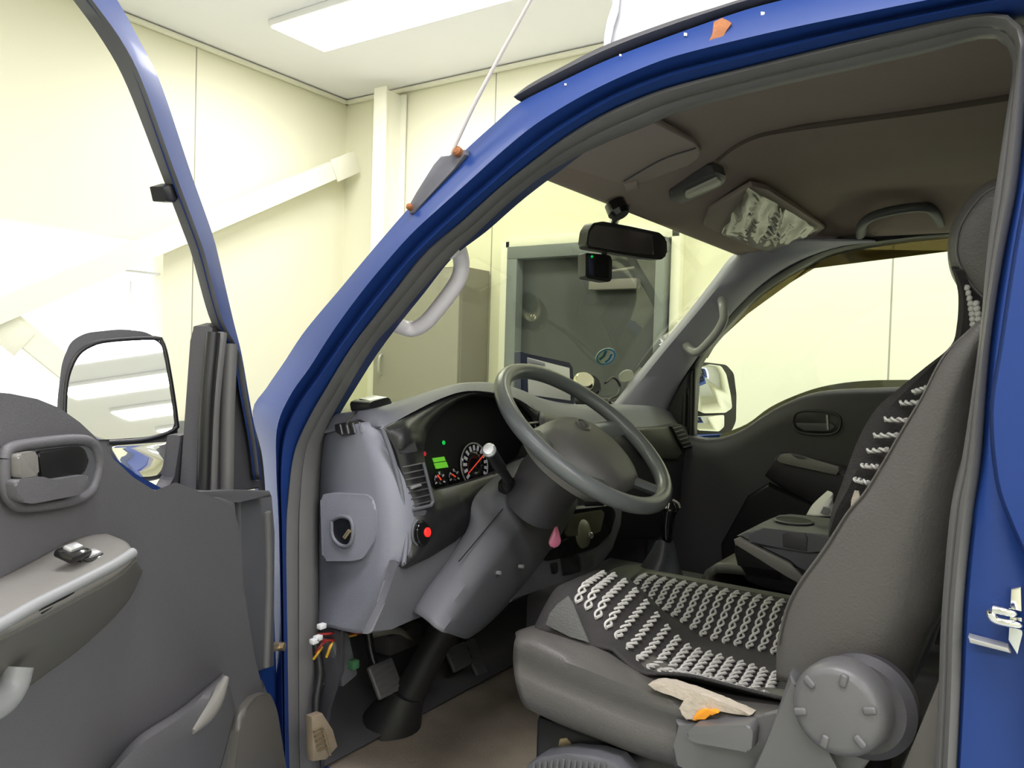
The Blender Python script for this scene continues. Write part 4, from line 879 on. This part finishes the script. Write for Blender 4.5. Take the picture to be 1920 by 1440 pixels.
# backrest: near flank, front edge, front face, far side
bR = P([(1684, 1300), (1692, 1268), (1722, 1200), (1752, 1144), (1779, 1060), (1812, 930), (1835, 800), (1858, 690), (1876, 600)], Y_, .17)
bM = P([(1578, 1300), (1600, 1240), (1640, 1150), (1680, 1040), (1710, 960), (1745, 860), (1785, 740), (1820, 665), (1856, 600)], Y_, .135)
bF = P([(1460, 1275), (1462, 1207), (1477, 1142), (1500, 1095), (1549, 1028), (1592, 960), (1622, 926), (1657, 870), (1690, 813), (1730, 747), (1773, 667), (1835, 606)], Y_, .15)
bS = [a.lerp(Vector((a.x-.03, .27, a.z-.002)), 1) for a in bF]
bS = P([(1455, 1280), (1458, 1200), (1482, 1105), (1522, 1010), (1562, 960), (1592, 880), (1622, 800), (1668, 745), (1784, 650)], Y_, .24)
bC = [Vector((p.x+.045, .40, p.z)) for p in bS]; bS2 = [Vector((p.x+.01, .57, p.z)) for p in bS]; bE = [Vector((p.x+.04, .64, p.z)) for p in bS]
bB = [Vector((p.x+.10, .62, p.z)) for p in bR]
back = loft('seat_backrest', [[p+Vector((.01, .06, 0)) for p in bR], bR, bM, bF, [p+Vector((.022, .03, -.005)) for p in bF]], 'leather', seat, n=50, dense=36, thick=.004, ang=60)
tube('backrest_seam', [p+Vector((-.001, -.005, 0)) for p in bF[1:]], .0016, 'leather', back, n=50, seg=6)
# back shell rear panel
loft('backrest_shell', [[p+Vector((.01, .05, 0)) for p in bR], [p+Vector((.015, .25, 0)) for p in bR], [p+Vector((.01, .44, 0)) for p in bR]], 'dark', seat, n=30, thick=.004)
# headrest
hE = P([(1900, 322), (1873, 331), (1839, 346), (1811, 375), (1790, 407), (1781, 430), (1777, 467), (1782, 500), (1794, 524), (1812, 553), (1836, 577), (1862, 592), (1900, 600)], Y_, .285)
hI = P([(1900, 345), (1876, 349), (1850, 360), (1826, 384), (1806, 414), (1797, 436), (1793, 466), (1797, 492), (1808, 514), (1824, 538), (1846, 560), (1866, 576), (1900, 584)], Y_, .262)
hcn = Y_(1900, 465, .262); hI2 = [p.lerp(Vector((hcn.x+.02, .255, hcn.z)), .55) for p in hI]
rows = [[Vector((p.x+.03, .54, p.z)) for p in hE], [Vector((p.x, .50, p.z)) for p in hE], [Vector((p.x-.006, .40, p.z)) for p in hE], [Vector((p.x, .30, p.z)) for p in hE], hI, hI2, [Vector((hcn.x+.02, .254, hcn.z))]*13]
hr = loft('headrest', rows, 'leather', seat, n=44, dense=30, thick=.003, ang=70)
tube('headrest_seam', [p+Vector((0, -.002, 0)) for p in hI], .0018, 'knobm', hr, n=50, seg=6)

# ---- woven seat cover: a loose thing lying on the driver seat
sc = tag(empty_ if False else D.objects.new('seat_cover', None), 'black woven seat cover with white braided stripes on the driver seat', 'seat cover'); COL.objects.link(sc); sc.location = (-.5, .4, 1.06)
rows = []
NX, NY = 60, 48
def cpt(x, y, d=.006): return Vector((x, y, cz(x, y)+d))
for i in range(NX+1):
    x = -.765+.53*i/NX
    y0 = .165 + .03*0; r = []
    for j in range(NY+1):
        y = y0+(.615-y0)*j/NY
        # rounded front corner: pull the rows back at both sides
        cut = max(0, (.26-y)/.10)**2*.045 + max(0, (y-.52)/.10)**2*.05
        xx = max(x, -.765+cut)
        z = cz(xx, y)+.006
        if xx < -.72: z -= (-.72-xx)*.9
        r.append(Vector((xx, y, z)))
    rows.append(r)
bm = bmesh.new(); bm_grid(bm, rows); o = frombm('cushion_cover', bm, 'cover', None, 60); solidify(o, .005, 1); keep(o, sc)
# front skirt of the cover and its grey mesh corner
sk0 = [rows[0][j] for j in range(0, NY+1, 2)]
bm = bmesh.new(); bm_grid(bm, [sk0, [p+Vector((-.012, 0, -.03)) for p in sk0], [p+Vector((-.004, 0, -.07)) for p in sk0]]); o = frombm('cover_skirt', bm, 'cover', None, 60); solidify(o, .003); keep(o, sc)
mc_ = P([(1022, 1172), (1030, 1150), (1045, 1132), (1064, 1118), (1072, 1130), (1084, 1160), (1103, 1205), (1070, 1195)], Y_, .155)
o = prism('mesh_corner', mc_, (0, .004, 0), 'mesh', None, bevel=.001); keep(o, sc)
def braid(bm, pts, amp, r, turns):
    pts = resample(pts, int(turns*8)+1, True); N = len(pts)
    up = Vector((0, 0, 1))
    for s in (1, -1):
        q = []
        for i, p in enumerate(pts):
            t = (pts[min(i+1, N-1)]-pts[max(i-1, 0)]).normalized()
            side = t.cross(up).normalized(); nn = side.cross(t)
            ph = 2*math.pi*turns*i/(N-1)/1.0
            q.append(p + side*amp*math.sin(ph*.5)*s + nn*(amp*.4*math.cos(ph*.5)*s+r*.6))
        bm_tube(bm, q, r, 5)
bm = bmesh.new()
for k in range(17):
    t = k/16; x = -.674+.325*t; ya = .210-.012*math.sin(t*3.1); yb = .345+.026*math.sin(t*3.1)
    braid(bm, [cpt(x+.012*(1-u)-.006*u, ya+(yb-ya)*u, (.013)) for u in [i/8 for i in range(9)]], .0058, .0026, 8)
o = frombm('near_braided_stripes', bm, 'braid', None, 60); keep(o, sc)
bm = bmesh.new()
for k in range(16):
    t = k/15; x = -.70+.335*t; ya = .50-.060*min(1, t*1.8); yb = .585
    braid(bm, [cpt(x, ya+(yb-ya)*u, .013) for u in [i/8 for i in range(9)]], .0052, .0024, 8)
o = frombm('far_braided_stripes', bm, 'braid', None, 60); keep(o, sc)
# backrest part of the cover: black border strip and short braids beyond the leather seam
cS = P([(1556, 1000), (1562, 958), (1578, 915), (1592, 876), (1606, 838), (1624, 800), (1650, 762), (1690, 728), (1735, 692), (1785, 650), (1797, 610), (1800, 560), (1796, 530), (1786, 500)], Y_, .26)
cT = P([(1580, 1015), (1612, 960), (1645, 925), (1680, 872), (1700, 838), (1720, 802), (1745, 765), (1768, 725), (1795, 685), (1835, 640), (1850, 610), (1850, 570), (1840, 540), (1822, 510)], Y_, .27)
o = loft('backrest_cover', [[p+Vector((.02, .3, 0)) for p in cS], [p+Vector((.03, .15, 0)) for p in cS], cS, [p.lerp(q, .3)+Vector((-.004, -.012, 0)) for p, q in zip(cS, cT)], cT, [p+Vector((.05, -.02, 0)) for p in cT]], 'cover', None, n=60, thick=.004, ang=60); keep(o, sc)
bm = bmesh.new()
for px, py, L, sl in ((1726, 733, 22, -.35), (1706, 757, 34, .0), (1680, 789, 42, .08), (1661, 818, 44, .0), (1646, 846, 38, -.05), (1631, 876, 28, .1), (1616, 904, 24, .3)):
    braid(bm, [Y_(px-L/2, py-sl*L/2, .238), Y_(px, py, .232), Y_(px+L/2, py+sl*L/2, .232)], .0055, .0022, 3)
o = frombm('backrest_braids', bm, 'braid', None, 60); keep(o, sc)
bm = bmesh.new()
for r_ in range(3):
    for k in range(11):
        t = k/10; px = 1802+8*math.sin(t*2.2)+r_*11+6*t; py = 540+98*t
        if r_ == 2 and k < 3: continue
        c = Y_(px, py, .262-.008*r_); bm_lathe(bm, c, (-.5, -1, .3), [(.00002, .004), (.004, .003), (.005, 0), (.003, -.003)], 8)
o = frombm('shoulder_beads', bm, 'braid', None, 60); keep(o, sc)
o = prism('price_tag', P([(1596, 938), (1602, 920), (1610, 921), (1612, 932), (1604, 945), (1600, 962), (1594, 966)], Y_, .225), (0, .003, 0), 'foam', None); keep(o, sc)

# middle seat cushion + fold-down console with cup holder
def mrow(dx, z, y0=.80): return [Vector((dx, y0, z)), Vector((dx, 1.0, z)), Vector((dx, 1.43, z))]
ms = loft('middle_seat_cushion', [mrow(-.62, 1.02), mrow(-.645, 1.06), mrow(-.64, 1.095), mrow(-.60, 1.115), mrow(-.4, 1.12), mrow(-.1, 1.10)], 'leather_far', T, n=20, dense=30, thick=.02, ang=60)
bm = bmesh.new(); bm_box(bm, (-.36, 1.11, .93), (.52, .62, .22), bevel=.02); frombm('cushion_side', bm, 'dark', ms)
CY = .80
tray = prism('centre_console', P([(1376, 1016), (1392, 1010), (1480, 1052), (1512, 1082), (1540, 1060), (1560, 1120), (1484, 1113), (1440, 1106), (1400, 1092), (1382, 1066), (1375, 1036)], Y_, CY), (0, .24, 0), 'black', T, bevel=.01, seg=3)
prism('tray_edge', P([(1375, 1012), (1384, 1008), (1480, 1056), (1508, 1084), (1494, 1096), (1476, 1078), (1378, 1024)], Y_, CY-.006), (0, .02, 0), 'armgrey', tray, bevel=.004)
prism('tray_top', P([(1380, 1005), (1400, 996), (1560, 1010), (1560, 1075), (1512, 1080), (1478, 1050)], Y_, CY+.01), (0, .22, 0), 'dash2', tray, bevel=.006)
ch = prism('cup_holder', P([(1403, 1022), (1402, 1002), (1412, 991), (1432, 990), (1470, 994), (1516, 1000), (1562, 1004), (1562, 1040), (1514, 1036), (1466, 1028)], Y_, CY), (0, .22, 0), 'dash2', tray, bevel=.008, seg=3)
cc = Y_(1488, 981, CY+.11); cc.z = Y_(1490, 996, CY).z+.001
prism('cup_slot', P([(1468, 1026), (1466, 1002), (1478, 996), (1508, 999), (1514, 1008), (1512, 1034)], Y_, CY-.003), (0, .01, 0), 'dark', ch, bevel=.002)  # dark plate on the solid face standing in for the open slot
bm = bmesh.new(); bm_lathe(bm, cc, (0, 0, 1), [(.046, .002), (.040, .004), (.038, -.002), (.036, -.05), (.00002, -.05)], 40); frombm('cup_rim', bm, 'dash2', ch, 40)
lathe('cup_well_dark_disc', cc, (0, 0, 1), [(0, -.004), (.038, -.004), (.038, .0035), (0, .0035)], 'void', ch, 40)  # flat black disc painted in for the dark depth of the well
# rolled paper in the far well
pr = loft('paper_roll', [[Y_(1512, 966, .96), Y_(1525, 945, .96), Y_(1552, 920, .96)], [Y_(1535, 968, .93), Y_(1548, 950, .93), Y_(1562, 925, .93)], [Y_(1567, 968, .95), Y_(1567, 955, .95), Y_(1560, 940, .95)]], 'paper', None, n=12, dense=10, thick=.0015)
tag(pr, 'curled white printed paper standing behind the cup holder', 'paper')
o = prism('printed_block', [Y_(x, y, .925) for x, y in ((1538, 962), (1544, 950), (1556, 953), (1552, 965))], (0, .001, 0), 'print', pr)

# ------------------------------------------------------------------ driver door (open)
def Dr(pts, n): return [Dp(x, y, n) for x, y in pts]
panel = [(-80, 728), (-30, 733), (20, 738), (70, 748), (112, 765), (150, 792), (185, 825), (215, 862), (250, 895), (290, 920), (325, 934), (400, 929), (455, 925), (500, 924), (517, 934), (517, 1000), (517, 1100), (517, 1210), (522, 1300), (545, 1440), (560, 1580), (-120, 1700), (-140, 1200)]
door = prism('driver_door', Dr([(-80, 735), (20, 745), (110, 775), (180, 832), (250, 902), (325, 942), (505, 930), (512, 1000), (512, 1210), (520, 1300), (540, 1440), (555, 1580), (-120, 1700), (-140, 1200)], -.02), DN*-.07, 'blue', T, bevel=.01)
tp = prism('door_trim_panel', Dr([(-80, 728), (-30, 733), (20, 738), (70, 748), (112, 765), (150, 792), (185, 825), (215, 862), (250, 895), (290, 920), (325, 934), (400, 932), (448, 930), (452, 1000), (456, 1100), (462, 1210), (470, 1260), (500, 1270), (512, 1300), (535, 1440), (555, 1580), (-120, 1700), (-140, 1200)], .045), DN*-.065, 'doortrim', door, bevel=.02, seg=4)
prism('door_edge_strip', Dr([(448, 934), (512, 928), (515, 1000), (514, 1120), (516, 1250), (480, 1262), (460, 1210), (454, 1100)], .018), DN*-.05, 'dash2', door, bevel=.006)
tube('door_edge_seal', Dr([(500, 960), (503, 1050), (502, 1140), (498, 1250)], .02), .007, 'rubber', door, n=20)
prism('top_ledge', Dr([(300, 926), (380, 922), (450, 919), (508, 920), (512, 932), (448, 942), (330, 944)], .042), DN*-.04, 'doortrim', door, bevel=.008, seg=3)
# blue frame with seal
oF = [(490, 900), (481, 830), (465, 740), (451, 660), (436, 600), (408, 480), (395, 433), (355, 320), (301, 160), (262, 80), (218, 0), (154, -90), (64, -190)]
mF = [(476, 900), (467, 830), (450, 740), (436, 660), (408, 600), (375, 480), (359, 433), (316, 320), (260, 160), (222, 80), (162, 0), (97, -85), (0, -180)]
iF = [(470, 900), (462, 830), (447, 740), (433, 665), (396, 600), (362, 480), (345, 433), (302, 320), (240, 160), (197, 80), (140, 0), (75, -80), (-20, -170)]
loft('window_frame', [Dr(oF, -.035), Dr(oF, 0), Dr(mF, .012), Dr(mF, -.02)], 'blue', door, n=60, thick=.002, ang=30)
loft('window_frame_seal', [Dr(mF, .006), [p+DN*.012 for p in Dr([((a+c)/2, (b+d)/2) for (a, b), (c, d) in zip(mF, iF)], .004)], Dr(iF, .0), Dr(iF, -.03)], 'rubber', door, n=60, thick=.003, ang=60)
prism('frame_clip', Dr([(306, 350), (326, 344), (336, 372), (330, 380), (312, 378)], .01), DN*-.02, 'black', door, bevel=.003)
prism('quarter_trim', Dr([(397, 612), (418, 606), (436, 640), (462, 760), (488, 916), (440, 922), (371, 924), (384, 770), (393, 640)], .004), DN*-.03, 'dark', door, bevel=.004)
for k, (a, b, c) in enumerate(((400, 388, 381), (416, 402, 396), (432, 427, 424))):
    tube('window_channel', Dr([(a, 624 if k < 2 else 645), (b, 760), (c, 922)], .012), (.010, .008, .011)[k], ('black', 'rubber', 'rubber')[k], door, n=14, flat=1.0)
# inner handle
bz = Dr([(8, 860), (16, 842), (60, 832), (140, 824), (172, 832), (184, 860), (182, 890), (166, 925), (120, 942), (50, 950), (22, 940), (8, 905)], .052)
bw = prism('handle_bowl', rounded(bz, .01), DN*-.012, 'dash2', door, bevel=.003)
tube('handle_bezel', bz+[bz[0]], .0055, 'doortrim', door, n=80)
prism('handle_recess', rounded(Dr([(72, 846), (150, 836), (166, 850), (166, 878), (140, 898), (80, 900)], .056), .006), DN*-.006, 'black', door, bevel=.002)
prism('inner_handle', rounded(Dr([(28, 900), (80, 893), (100, 900), (165, 890), (168, 900), (150, 928), (60, 945), (36, 940)], .066), .006), DN*-.012, 'doortrim', door, bevel=.004, seg=3)
prism('lock_knob', rounded(Dr([(34, 852), (70, 845), (74, 892), (36, 898)], .064), .004), DN*-.010, 'armgrey', door, bevel=.003)
# armrest
aA = [(-80, 1124), (0, 1086), (60, 1055), (120, 1022), (165, 1006), (200, 1003)]
aA2 = [(-80, 1160), (0, 1115), (70, 1085), (150, 1045), (210, 1018), (235, 1018)]
aB = [(-80, 1212), (0, 1172), (70, 1132), (150, 1092), (215, 1058), (249, 1036)]
aC = [(-80, 1232), (0, 1195), (80, 1155), (150, 1118), (220, 1078), (254, 1046)]
aD = [(-80, 1330), (0, 1262), (80, 1215), (150, 1170), (225, 1115), (260, 1062)]
aE = [(-80, 1400), (0, 1325), (80, 1265), (160, 1205), (235, 1130), (266, 1070)]
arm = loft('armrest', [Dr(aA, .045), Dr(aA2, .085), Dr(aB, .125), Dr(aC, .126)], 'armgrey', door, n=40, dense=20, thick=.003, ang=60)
loft('armrest_side', [Dr(aC, .126), Dr([(x, y+6) for x, y in aC], .125), Dr(aD, .095), Dr(aE, .045)], 'armdark', door, n=40, dense=24, thick=.003, ang=60)  # side coloured darker than the top, its shade put into the material
tube('armrest_edge', Dr(aB, .127), .005, 'handle_g', door, n=30)  # pale tube puts the front edge's highlight into the colour
for px, py in ((137, 1041), (172, 1052)):
    c = Dp(px, py, .098); t = (Dp(px+30, py-14, .098)-c).normalized()
    F = frame(Vector((0, 0, 1))*.9+DN*.35, DS); bm = bmesh.new(); bm_box(bm, c+Vector((0, 0, .002)), (.030, .020, .008), F, .003); s_ = frombm('window_switch', bm, 'gloss', door)
    bm = bmesh.new(); bm_box(bm, c+Vector((0, 0, .007)), (.018, .010, .005), F, .002); frombm('switch_key', bm, 'silver', door)
prism('pull_slot', Dr([(64, 1150), (135, 1105), (142, 1112), (80, 1152)], .129), DN*-.006, 'black', door, bevel=.001)
tube('pull_grip', Dr([(-60, 1345), (-5, 1320), (22, 1290), (34, 1250)], .10), .012, 'handle_g', door, n=20)  # lower grip as a pale tube tracing its curved highlight
# map pocket
pk = loft('map_pocket', [Dr([(190, 1470), (260, 1385), (340, 1330), (420, 1265)], .045), Dr([(190, 1480), (262, 1395), (345, 1342), (424, 1272)], .085), Dr([(220, 1560), (300, 1470), (370, 1400), (432, 1300)], .08), Dr([(240, 1640), (330, 1560), (400, 1470), (440, 1330)], .045)], 'doortrim', door, n=30, dense=20, thick=.004, ang=60)
for k in range(3):
    tube('pocket_rib', Dr([(205+k*8, 1452+k*8), (255+k*6, 1405+k*8), (300+k*5, 1378+k*8)], .06), .003, 'black', door, n=10, seg=6)
tube('pocket_lip', Dr([(360, 1372), (392, 1330), (415, 1290), (424, 1270)], .088), lambda t: .004+.008*math.sin(math.pi*t), 'armgrey', door, n=20)  # pale tube stands for the bright highlight on the pocket surface
prism('speaker_cover', rounded(Dr([(445, 1400), (452, 1345), (475, 1308), (505, 1296), (520, 1330), (540, 1460), (470, 1560), (430, 1500)], .058), .02), DN*-.015, 'armdark', door, bevel=.008, seg=3)
lathe('check_strap_bolt', Dp(524, 1212, .0), DN, [(0, -.01), (.008, -.01), (.008, .01), (0, .01)], 'screw', door, 10)
tube('door_check_strap', [Dp(488, 1228, .0), Dp(512, 1216, .0), Dp(530, 1208, .0)], .006, 'screw', door, n=6, flat=.5)
# door window glass rolled down (only its top edge line along the belt)
# big twin door mirror
mP = Dp(225, 750, -.16); mN = (Vector((.86, -.50, .17))).normalized()
def Mr(pts, d=0): return [atp(x, y, mP+mN*d, mN) for x, y in pts]
dm = prism('driver_mirror', rounded(Mr([(104, 830), (108, 745), (116, 680), (132, 640), (160, 624), (225, 617), (275, 622), (302, 640), (320, 700), (333, 800), (334, 865), (322, 888), (290, 900), (200, 905)], -.004), .012), -mN*.09, 'dark', T, bevel=.02, seg=4)
prism('mirror_glass', rounded(Mr([(120, 800), (124, 720), (140, 672), (165, 650), (205, 640), (290, 637), (303, 648), (316, 710), (327, 785), (326, 800), (316, 810), (270, 820), (205, 824), (130, 824)], .004), .012), -mN*.014, 'mirror', dm, bevel=.001)
prism('lower_mirror_glass', rounded(Mr([(205, 836), (320, 828), (329, 832), (329, 868), (318, 884), (285, 894), (240, 894)], .004), .01), -mN*.014, 'mirror', dm, bevel=.001)
tube('glass_rim', Mr([(120, 820), (124, 720), (142, 670), (168, 648), (205, 638), (290, 634), (306, 646), (319, 708), (330, 785), (327, 806), (272, 824), (205, 829)], .004), .0035, 'black', dm, n=60)
prism('mirror_arm', [*Mr([(328, 812), (350, 812), (350, 930), (315, 935)], -.03)], -mN*.03, 'dark', dm, bevel=.004)
prism('mirror_arm', Dr([(336, 816), (384, 806), (376, 926), (300, 930), (330, 895)], -.03), DN*-.02, 'dark', dm, bevel=.004)

# ------------------------------------------------------------------ loose things in the cab
# interior mirror + camera (mirror is part of the truck, the camera is not)
rn = Vector((.93, -.36, -.02)).normalized(); rp = X_(1175, 450, -.84)
def Rv(pts, d=0): return [atp(x, y, rp+rn*d, rn) for x, y in pts]
rv = prism('rear_view_mirror', rounded(Rv([(1099, 460), (1103, 432), (1112, 418), (1130, 415), (1180, 424), (1236, 436), (1250, 448), (1251, 478), (1240, 487), (1210, 484), (1150, 474), (1104, 466)], 0), .006), -rn*.03, 'black', T, bevel=.004, seg=3)
prism('mirror_glass', rounded(Rv([(1104, 456), (1108, 434), (1118, 422), (1180, 430), (1224, 440), (1226, 478), (1180, 474), (1108, 462)], .0015), .005), -rn*.004, 'mirror_d', rv, bevel=.0005)  # brown-black colour stands in for the cab interior reflected in the glass
tube('mirror_stem', [Vector(Rv([(1150, 424)], -.02)[0]), Rv([(1155, 405)], -.03)[0], H_(1166, 388, .0)], lambda t: .010+.008*t, 'gloss', rv, n=14, seg=16)
lathe('mirror_foot', H_(1168, 386, .02)+Vector((-.01, 0, -.01)), Vector((.5, 0, -.86)), [(0, -.02), (.022, -.02), (.024, .002), (.018, .012), (0, .012)], 'gloss', rv, 24)
dc = empty_ = D.objects.new('dash_camera', None); COL.objects.link(dc); dc.location = X_(1122, 500, -.88); tag(dc, 'small black dash camera hanging below the rear view mirror', 'camera')
cn = Vector((.90, -.42, .0)).normalized(); cpz = X_(1122, 500, -.88)
def Dc(pts, d=0): return [atp(x, y, cpz+cn*d, cn) for x, y in pts]
keep(prism('camera_body', rounded(Dc([(1098, 474), (1142, 478), (1148, 484), (1147, 526), (1140, 529), (1102, 522), (1098, 518)]), .004), -cn*.03, 'black', bevel=.004, seg=2), dc)
keep(prism('camera_screen', Dc([(1116, 482), (1142, 485), (1142, 522), (1116, 518)], .001), -cn*.002, 'gloss', bevel=.0005), dc)
keep(prism('camera_side_trim', Dc([(1104, 478), (1111, 479), (1112, 516), (1106, 515)], .001), -cn*.002, 'navy', bevel=.0005), dc)
keep(lathe('power_light', Dc([(1110, 481)], .002)[0], cn, [(0, -.002), (.003, -.002), (.003, .001), (0, .001)], 'greenled', None, 12), dc)
keep(tube('camera_bracket', [Dc([(1134, 479)], -.015)[0], Dc([(1126, 468)], -.02)[0], Rv([(1105, 462)], -.015)[0]], .005, 'black', n=10), dc)
keep(tube('camera_arm', [Dc([(1134, 479)], -.015)[0], Rv([(1138, 470)], -.015)[0]], .0035, 'black', n=6), dc)
# stickers on the windscreen inner face
ND = Vector((GT[2]))-Vector(GB[2]); wn = Vector((ND.z, 0, -ND.x)).normalized()
wsn = Vector((.62, -.30, -.72)).normalized()
WSN = Vector((.62, -.50, -.60)).normalized()
def wst(px, py):   # point on the windscreen plane near the passenger side
    return X_(px, py, -1.17)
def sticker(name, px, py, r, m, label, sx=1.0):
    c = wst(px, py); n = WSN
    return tag(lathe(name, c, n, [(0, -.001), (r, -.001), (r, .0), (0, .0)], m, None, 32, u=(0, 1, 0), sx=sx), label, 'sticker')
s1 = sticker('round_sticker', 1136, 669, .034, 'stickw', 'round blue and white sticker on the windshield above the dashboard')
c = wst(1136, 669); n = WSN; Fs = frame(n, (0, 1, 0))
bm = bmesh.new()
A1 = [c+n*.0006+Fs @ Vector((math.cos(a)*.033, math.sin(a)*.033, 0)) for a in [2*math.pi*k/40 for k in range(41)]]; A2_ = [c+n*.0006+Fs @ Vector((math.cos(a)*.027, math.sin(a)*.027, 0)) for a in [2*math.pi*k/40 for k in range(41)]]
bm_grid(bm, [A1, A2_])
for off, w_ in ((-.013, .010), (.012, .008)):
    bm_tube(bm, [c+n*.0006+Fs @ Vector((off+.004*math.sin(t*4), -.018+.036*t, 0)) for t in [i/8 for i in range(9)]], w_*.55, 6, flat=1)
for v in bm.verts:
    d = (v.co-c).dot(n); v.co -= n*(d-.0009)
frombm('sticker_print', bm, 'stickb', s1, 30)
sticker('oval_sticker', 1174, 705, .026, 'sticker', 'plain pale oval sticker low on the windshield by the pillar')
# navigation screen on the dash
nv = tag(D.objects.new('navigation_screen', None), 'dark blue framed navigation screen on the dashboard behind the steering wheel', 'screen'); COL.objects.link(nv)
nn = Vector((.97, -.20, .06)).normalized(); np_ = X_(1025, 705, -1.08); nv.location = np_
def Nv(pts, d=0): return [atp(x, y, np_+nn*d, nn) for x, y in pts]
keep(prism('bezel', rounded(Nv([(976, 658), (984, 662), (1068, 680), (1074, 690), (1078, 758), (984, 750), (977, 742)]), .004), -nn*.022, 'navy', bevel=.004), nv)
keep(prism('display', Nv([(989, 670), (1068, 690), (1070, 751), (991, 740)], .001), -nn*.002, 'screen', bevel=.0004), nv)
keep(prism('display_bar', Nv([(989, 671), (1022, 680), (1022, 686), (989, 680)], .002), -nn*.002, 'screen_g', bevel=.0003), nv)
keep(box('mount', Nv([(1030, 752)], -.03)[0]+Vector((0, 0, -.015)), (.06, .05, .03), 'black', bevel=.006), nv)
# chrome dome on the dash
cn2 = Vector((.55, -.62, .55)).normalized(); cpos = X_(1104, 722, -1.12)
ca = tag(D.objects.new('dashboard_ornament', None), 'round chrome-faced dark cup tilted on the dashboard beside the navigation screen', 'ornament'); COL.objects.link(ca); ca.location = cpos
cl_pos = X_(1092, 714, -1.12)
keep(lathe('cup_shell', cpos, cn2, [(0, -.03), (.030, -.028), (.038, -.01), (.038, .0), (.034, .006), (0, .006)], 'gloss', None, 36), ca)
keep(lathe('chrome_face', X_(1096, 712, -1.105), cn2, [(0, .004), (.024, .003), (.030, -.004), (.031, -.012), (0, -.012)], 'brass', None, 36), ca)
keep(box('cup_foot', cpos+Vector((-.01, 0, -.045)), (.05, .05, .03), 'black', bevel=.008), ca)
# small dark cable loop behind cup
tag(tube('charger_cable', [X_(1135, 718, -1.14), X_(1150, 708, -1.15), X_(1162, 722, -1.15), X_(1158, 740, -1.14), X_(1142, 750, -1.13), X_(1150, 762, -1.12)], .004, 'wirek', None, n=40), 'thin black cable looped on the dashboard near the passenger pillar', 'cable')
# toll transponder at the left end of the dash top
tr = tag(D.objects.new('toll_transponder', None), 'small black electronic toll box on the left end of the dash top', 'electronic box'); COL.objects.link(tr)
tc_ = X_(712, 762, -1.07); tr.location = tc_
R3 = Matrix.Rotation(math.radians(-8), 3, 'X') @ Matrix.Rotation(math.radians(18), 3, 'Y')
keep(prism('box_body', rounded([X_(x, y, -1.06) for x, y in ((691, 757), (700, 752), (727, 745), (734, 750), (734, 762), (706, 775), (694, 775))], .003), (-.05, 0, .0), 'black', bevel=.004), tr)
keep(prism('top_strip', [X_(x, y, -1.062) for x, y in ((701, 752), (726, 745), (729, 748), (703, 756))], (-.04, 0, 0.003), 'silver', bevel=.001), tr)
keep(tube('cable', [X_(694, 770, -1.07), X_(670, 772, -1.09), X_(655, 785, -1.05), X_(650, 795, -1.03)], .002, 'wirek', n=20, seg=6), tr)

# ------------------------------------------------------------------ cab shell closing surfaces (rear wall, sill, passenger side, wheels)
bm = bmesh.new(); bm_box(bm, (.15, .80, 1.38), (.02, 1.50, 1.28)); frombm('cab_rear_wall', bm, 'dark', T)
bm = bmesh.new(); bm_box(bm, (.172, .81, 1.37), (.014, 1.62, 1.40), bevel=.005); frombm('cab_rear_panel', bm, 'blue', T)
box('passenger_kick_panel', (-1.22, 1.535, 1.08), (.36, .02, .76), 'dark', T, bevel=.003)
prism('passenger_front_skin', [(-1.40, 1.60, .62), (-1.14, 1.60, .62), (-1.14, 1.60, 1.36), (-1.22, 1.60, 1.46), (-1.38, 1.56, 1.44)], (0, .03, 0), 'blue', T, bevel=.008)
prism('passenger_rear_pillar', [(-.02, 1.60, 1.40), (.178, 1.60, 1.40), (.178, 1.57, 2.06), (.06, 1.57, 2.06)], (0, .03, 0), 'blue', T, bevel=.005)
prism('door_pillar_trim', P([(1768, 1255), (1748, 1308), (1722, 1370), (1688, 1445), (1684, 1560), (1800, 1560), (1800, 1255)], Y_, .10), (0, .03, 0), 'armdark', T, bevel=.006)
box('cab_sill', (-.58, .06, .70), (1.30, .14, .10), 'blue', T, bevel=.01)
prism('passenger_door_skin', [(-1.15, 1.60, .72), (.1, 1.60, .72), (.1, 1.60, 1.46), (-.6, 1.60, 1.46), (-.8, 1.60, 1.36), (-1.15, 1.60, 1.33)], (0, .03, 0), 'blue', T, bevel=.01)
prism('cab_front_panel', [(-1.40, .04, .60), (-1.40, 1.58, .60), (-1.37, 1.50, 1.43), (-1.37, .12, 1.43)], (-.03, 0, 0), 'blue', T, bevel=.01)
box('chassis', (-.4, .80, .55), (2.0, .75, .12), 'black', T, bevel=.01)
for y in (.16, 1.46):
    wl = lathe('front_wheel', (-.55, y, .335), (0, 1, 0), [(.17, -.09), (.31, -.10), (.333, -.07), (.333, .07), (.31, .10), (.17, .09)], 'tyre', T, 48)
    lathe('wheel_rim', (-.55, y, .335), (0, 1, 0), [(0, -.05), (.08, -.06), (.175, -.03), (.18, -.085), (.18, .085), (.175, .03), (0, .05)], 'silver', wl, 36)

# ------------------------------------------------------------------ keep the hierarchy at thing > part > sub-part
def depth(o):
    d = 0
    while o.parent: o = o.parent; d += 1
    return d
for _ in range(4):
    for o in [x for x in T.children_recursive]:
        if o.children and depth(o) == 2:
            top = o.parent
            if top is dash or top.name.startswith(('instrument', 'centre_stack')): o.parent = T      # vents, cluster, stack: parts of their own
            else:
                for c in list(o.children): c.parent = top
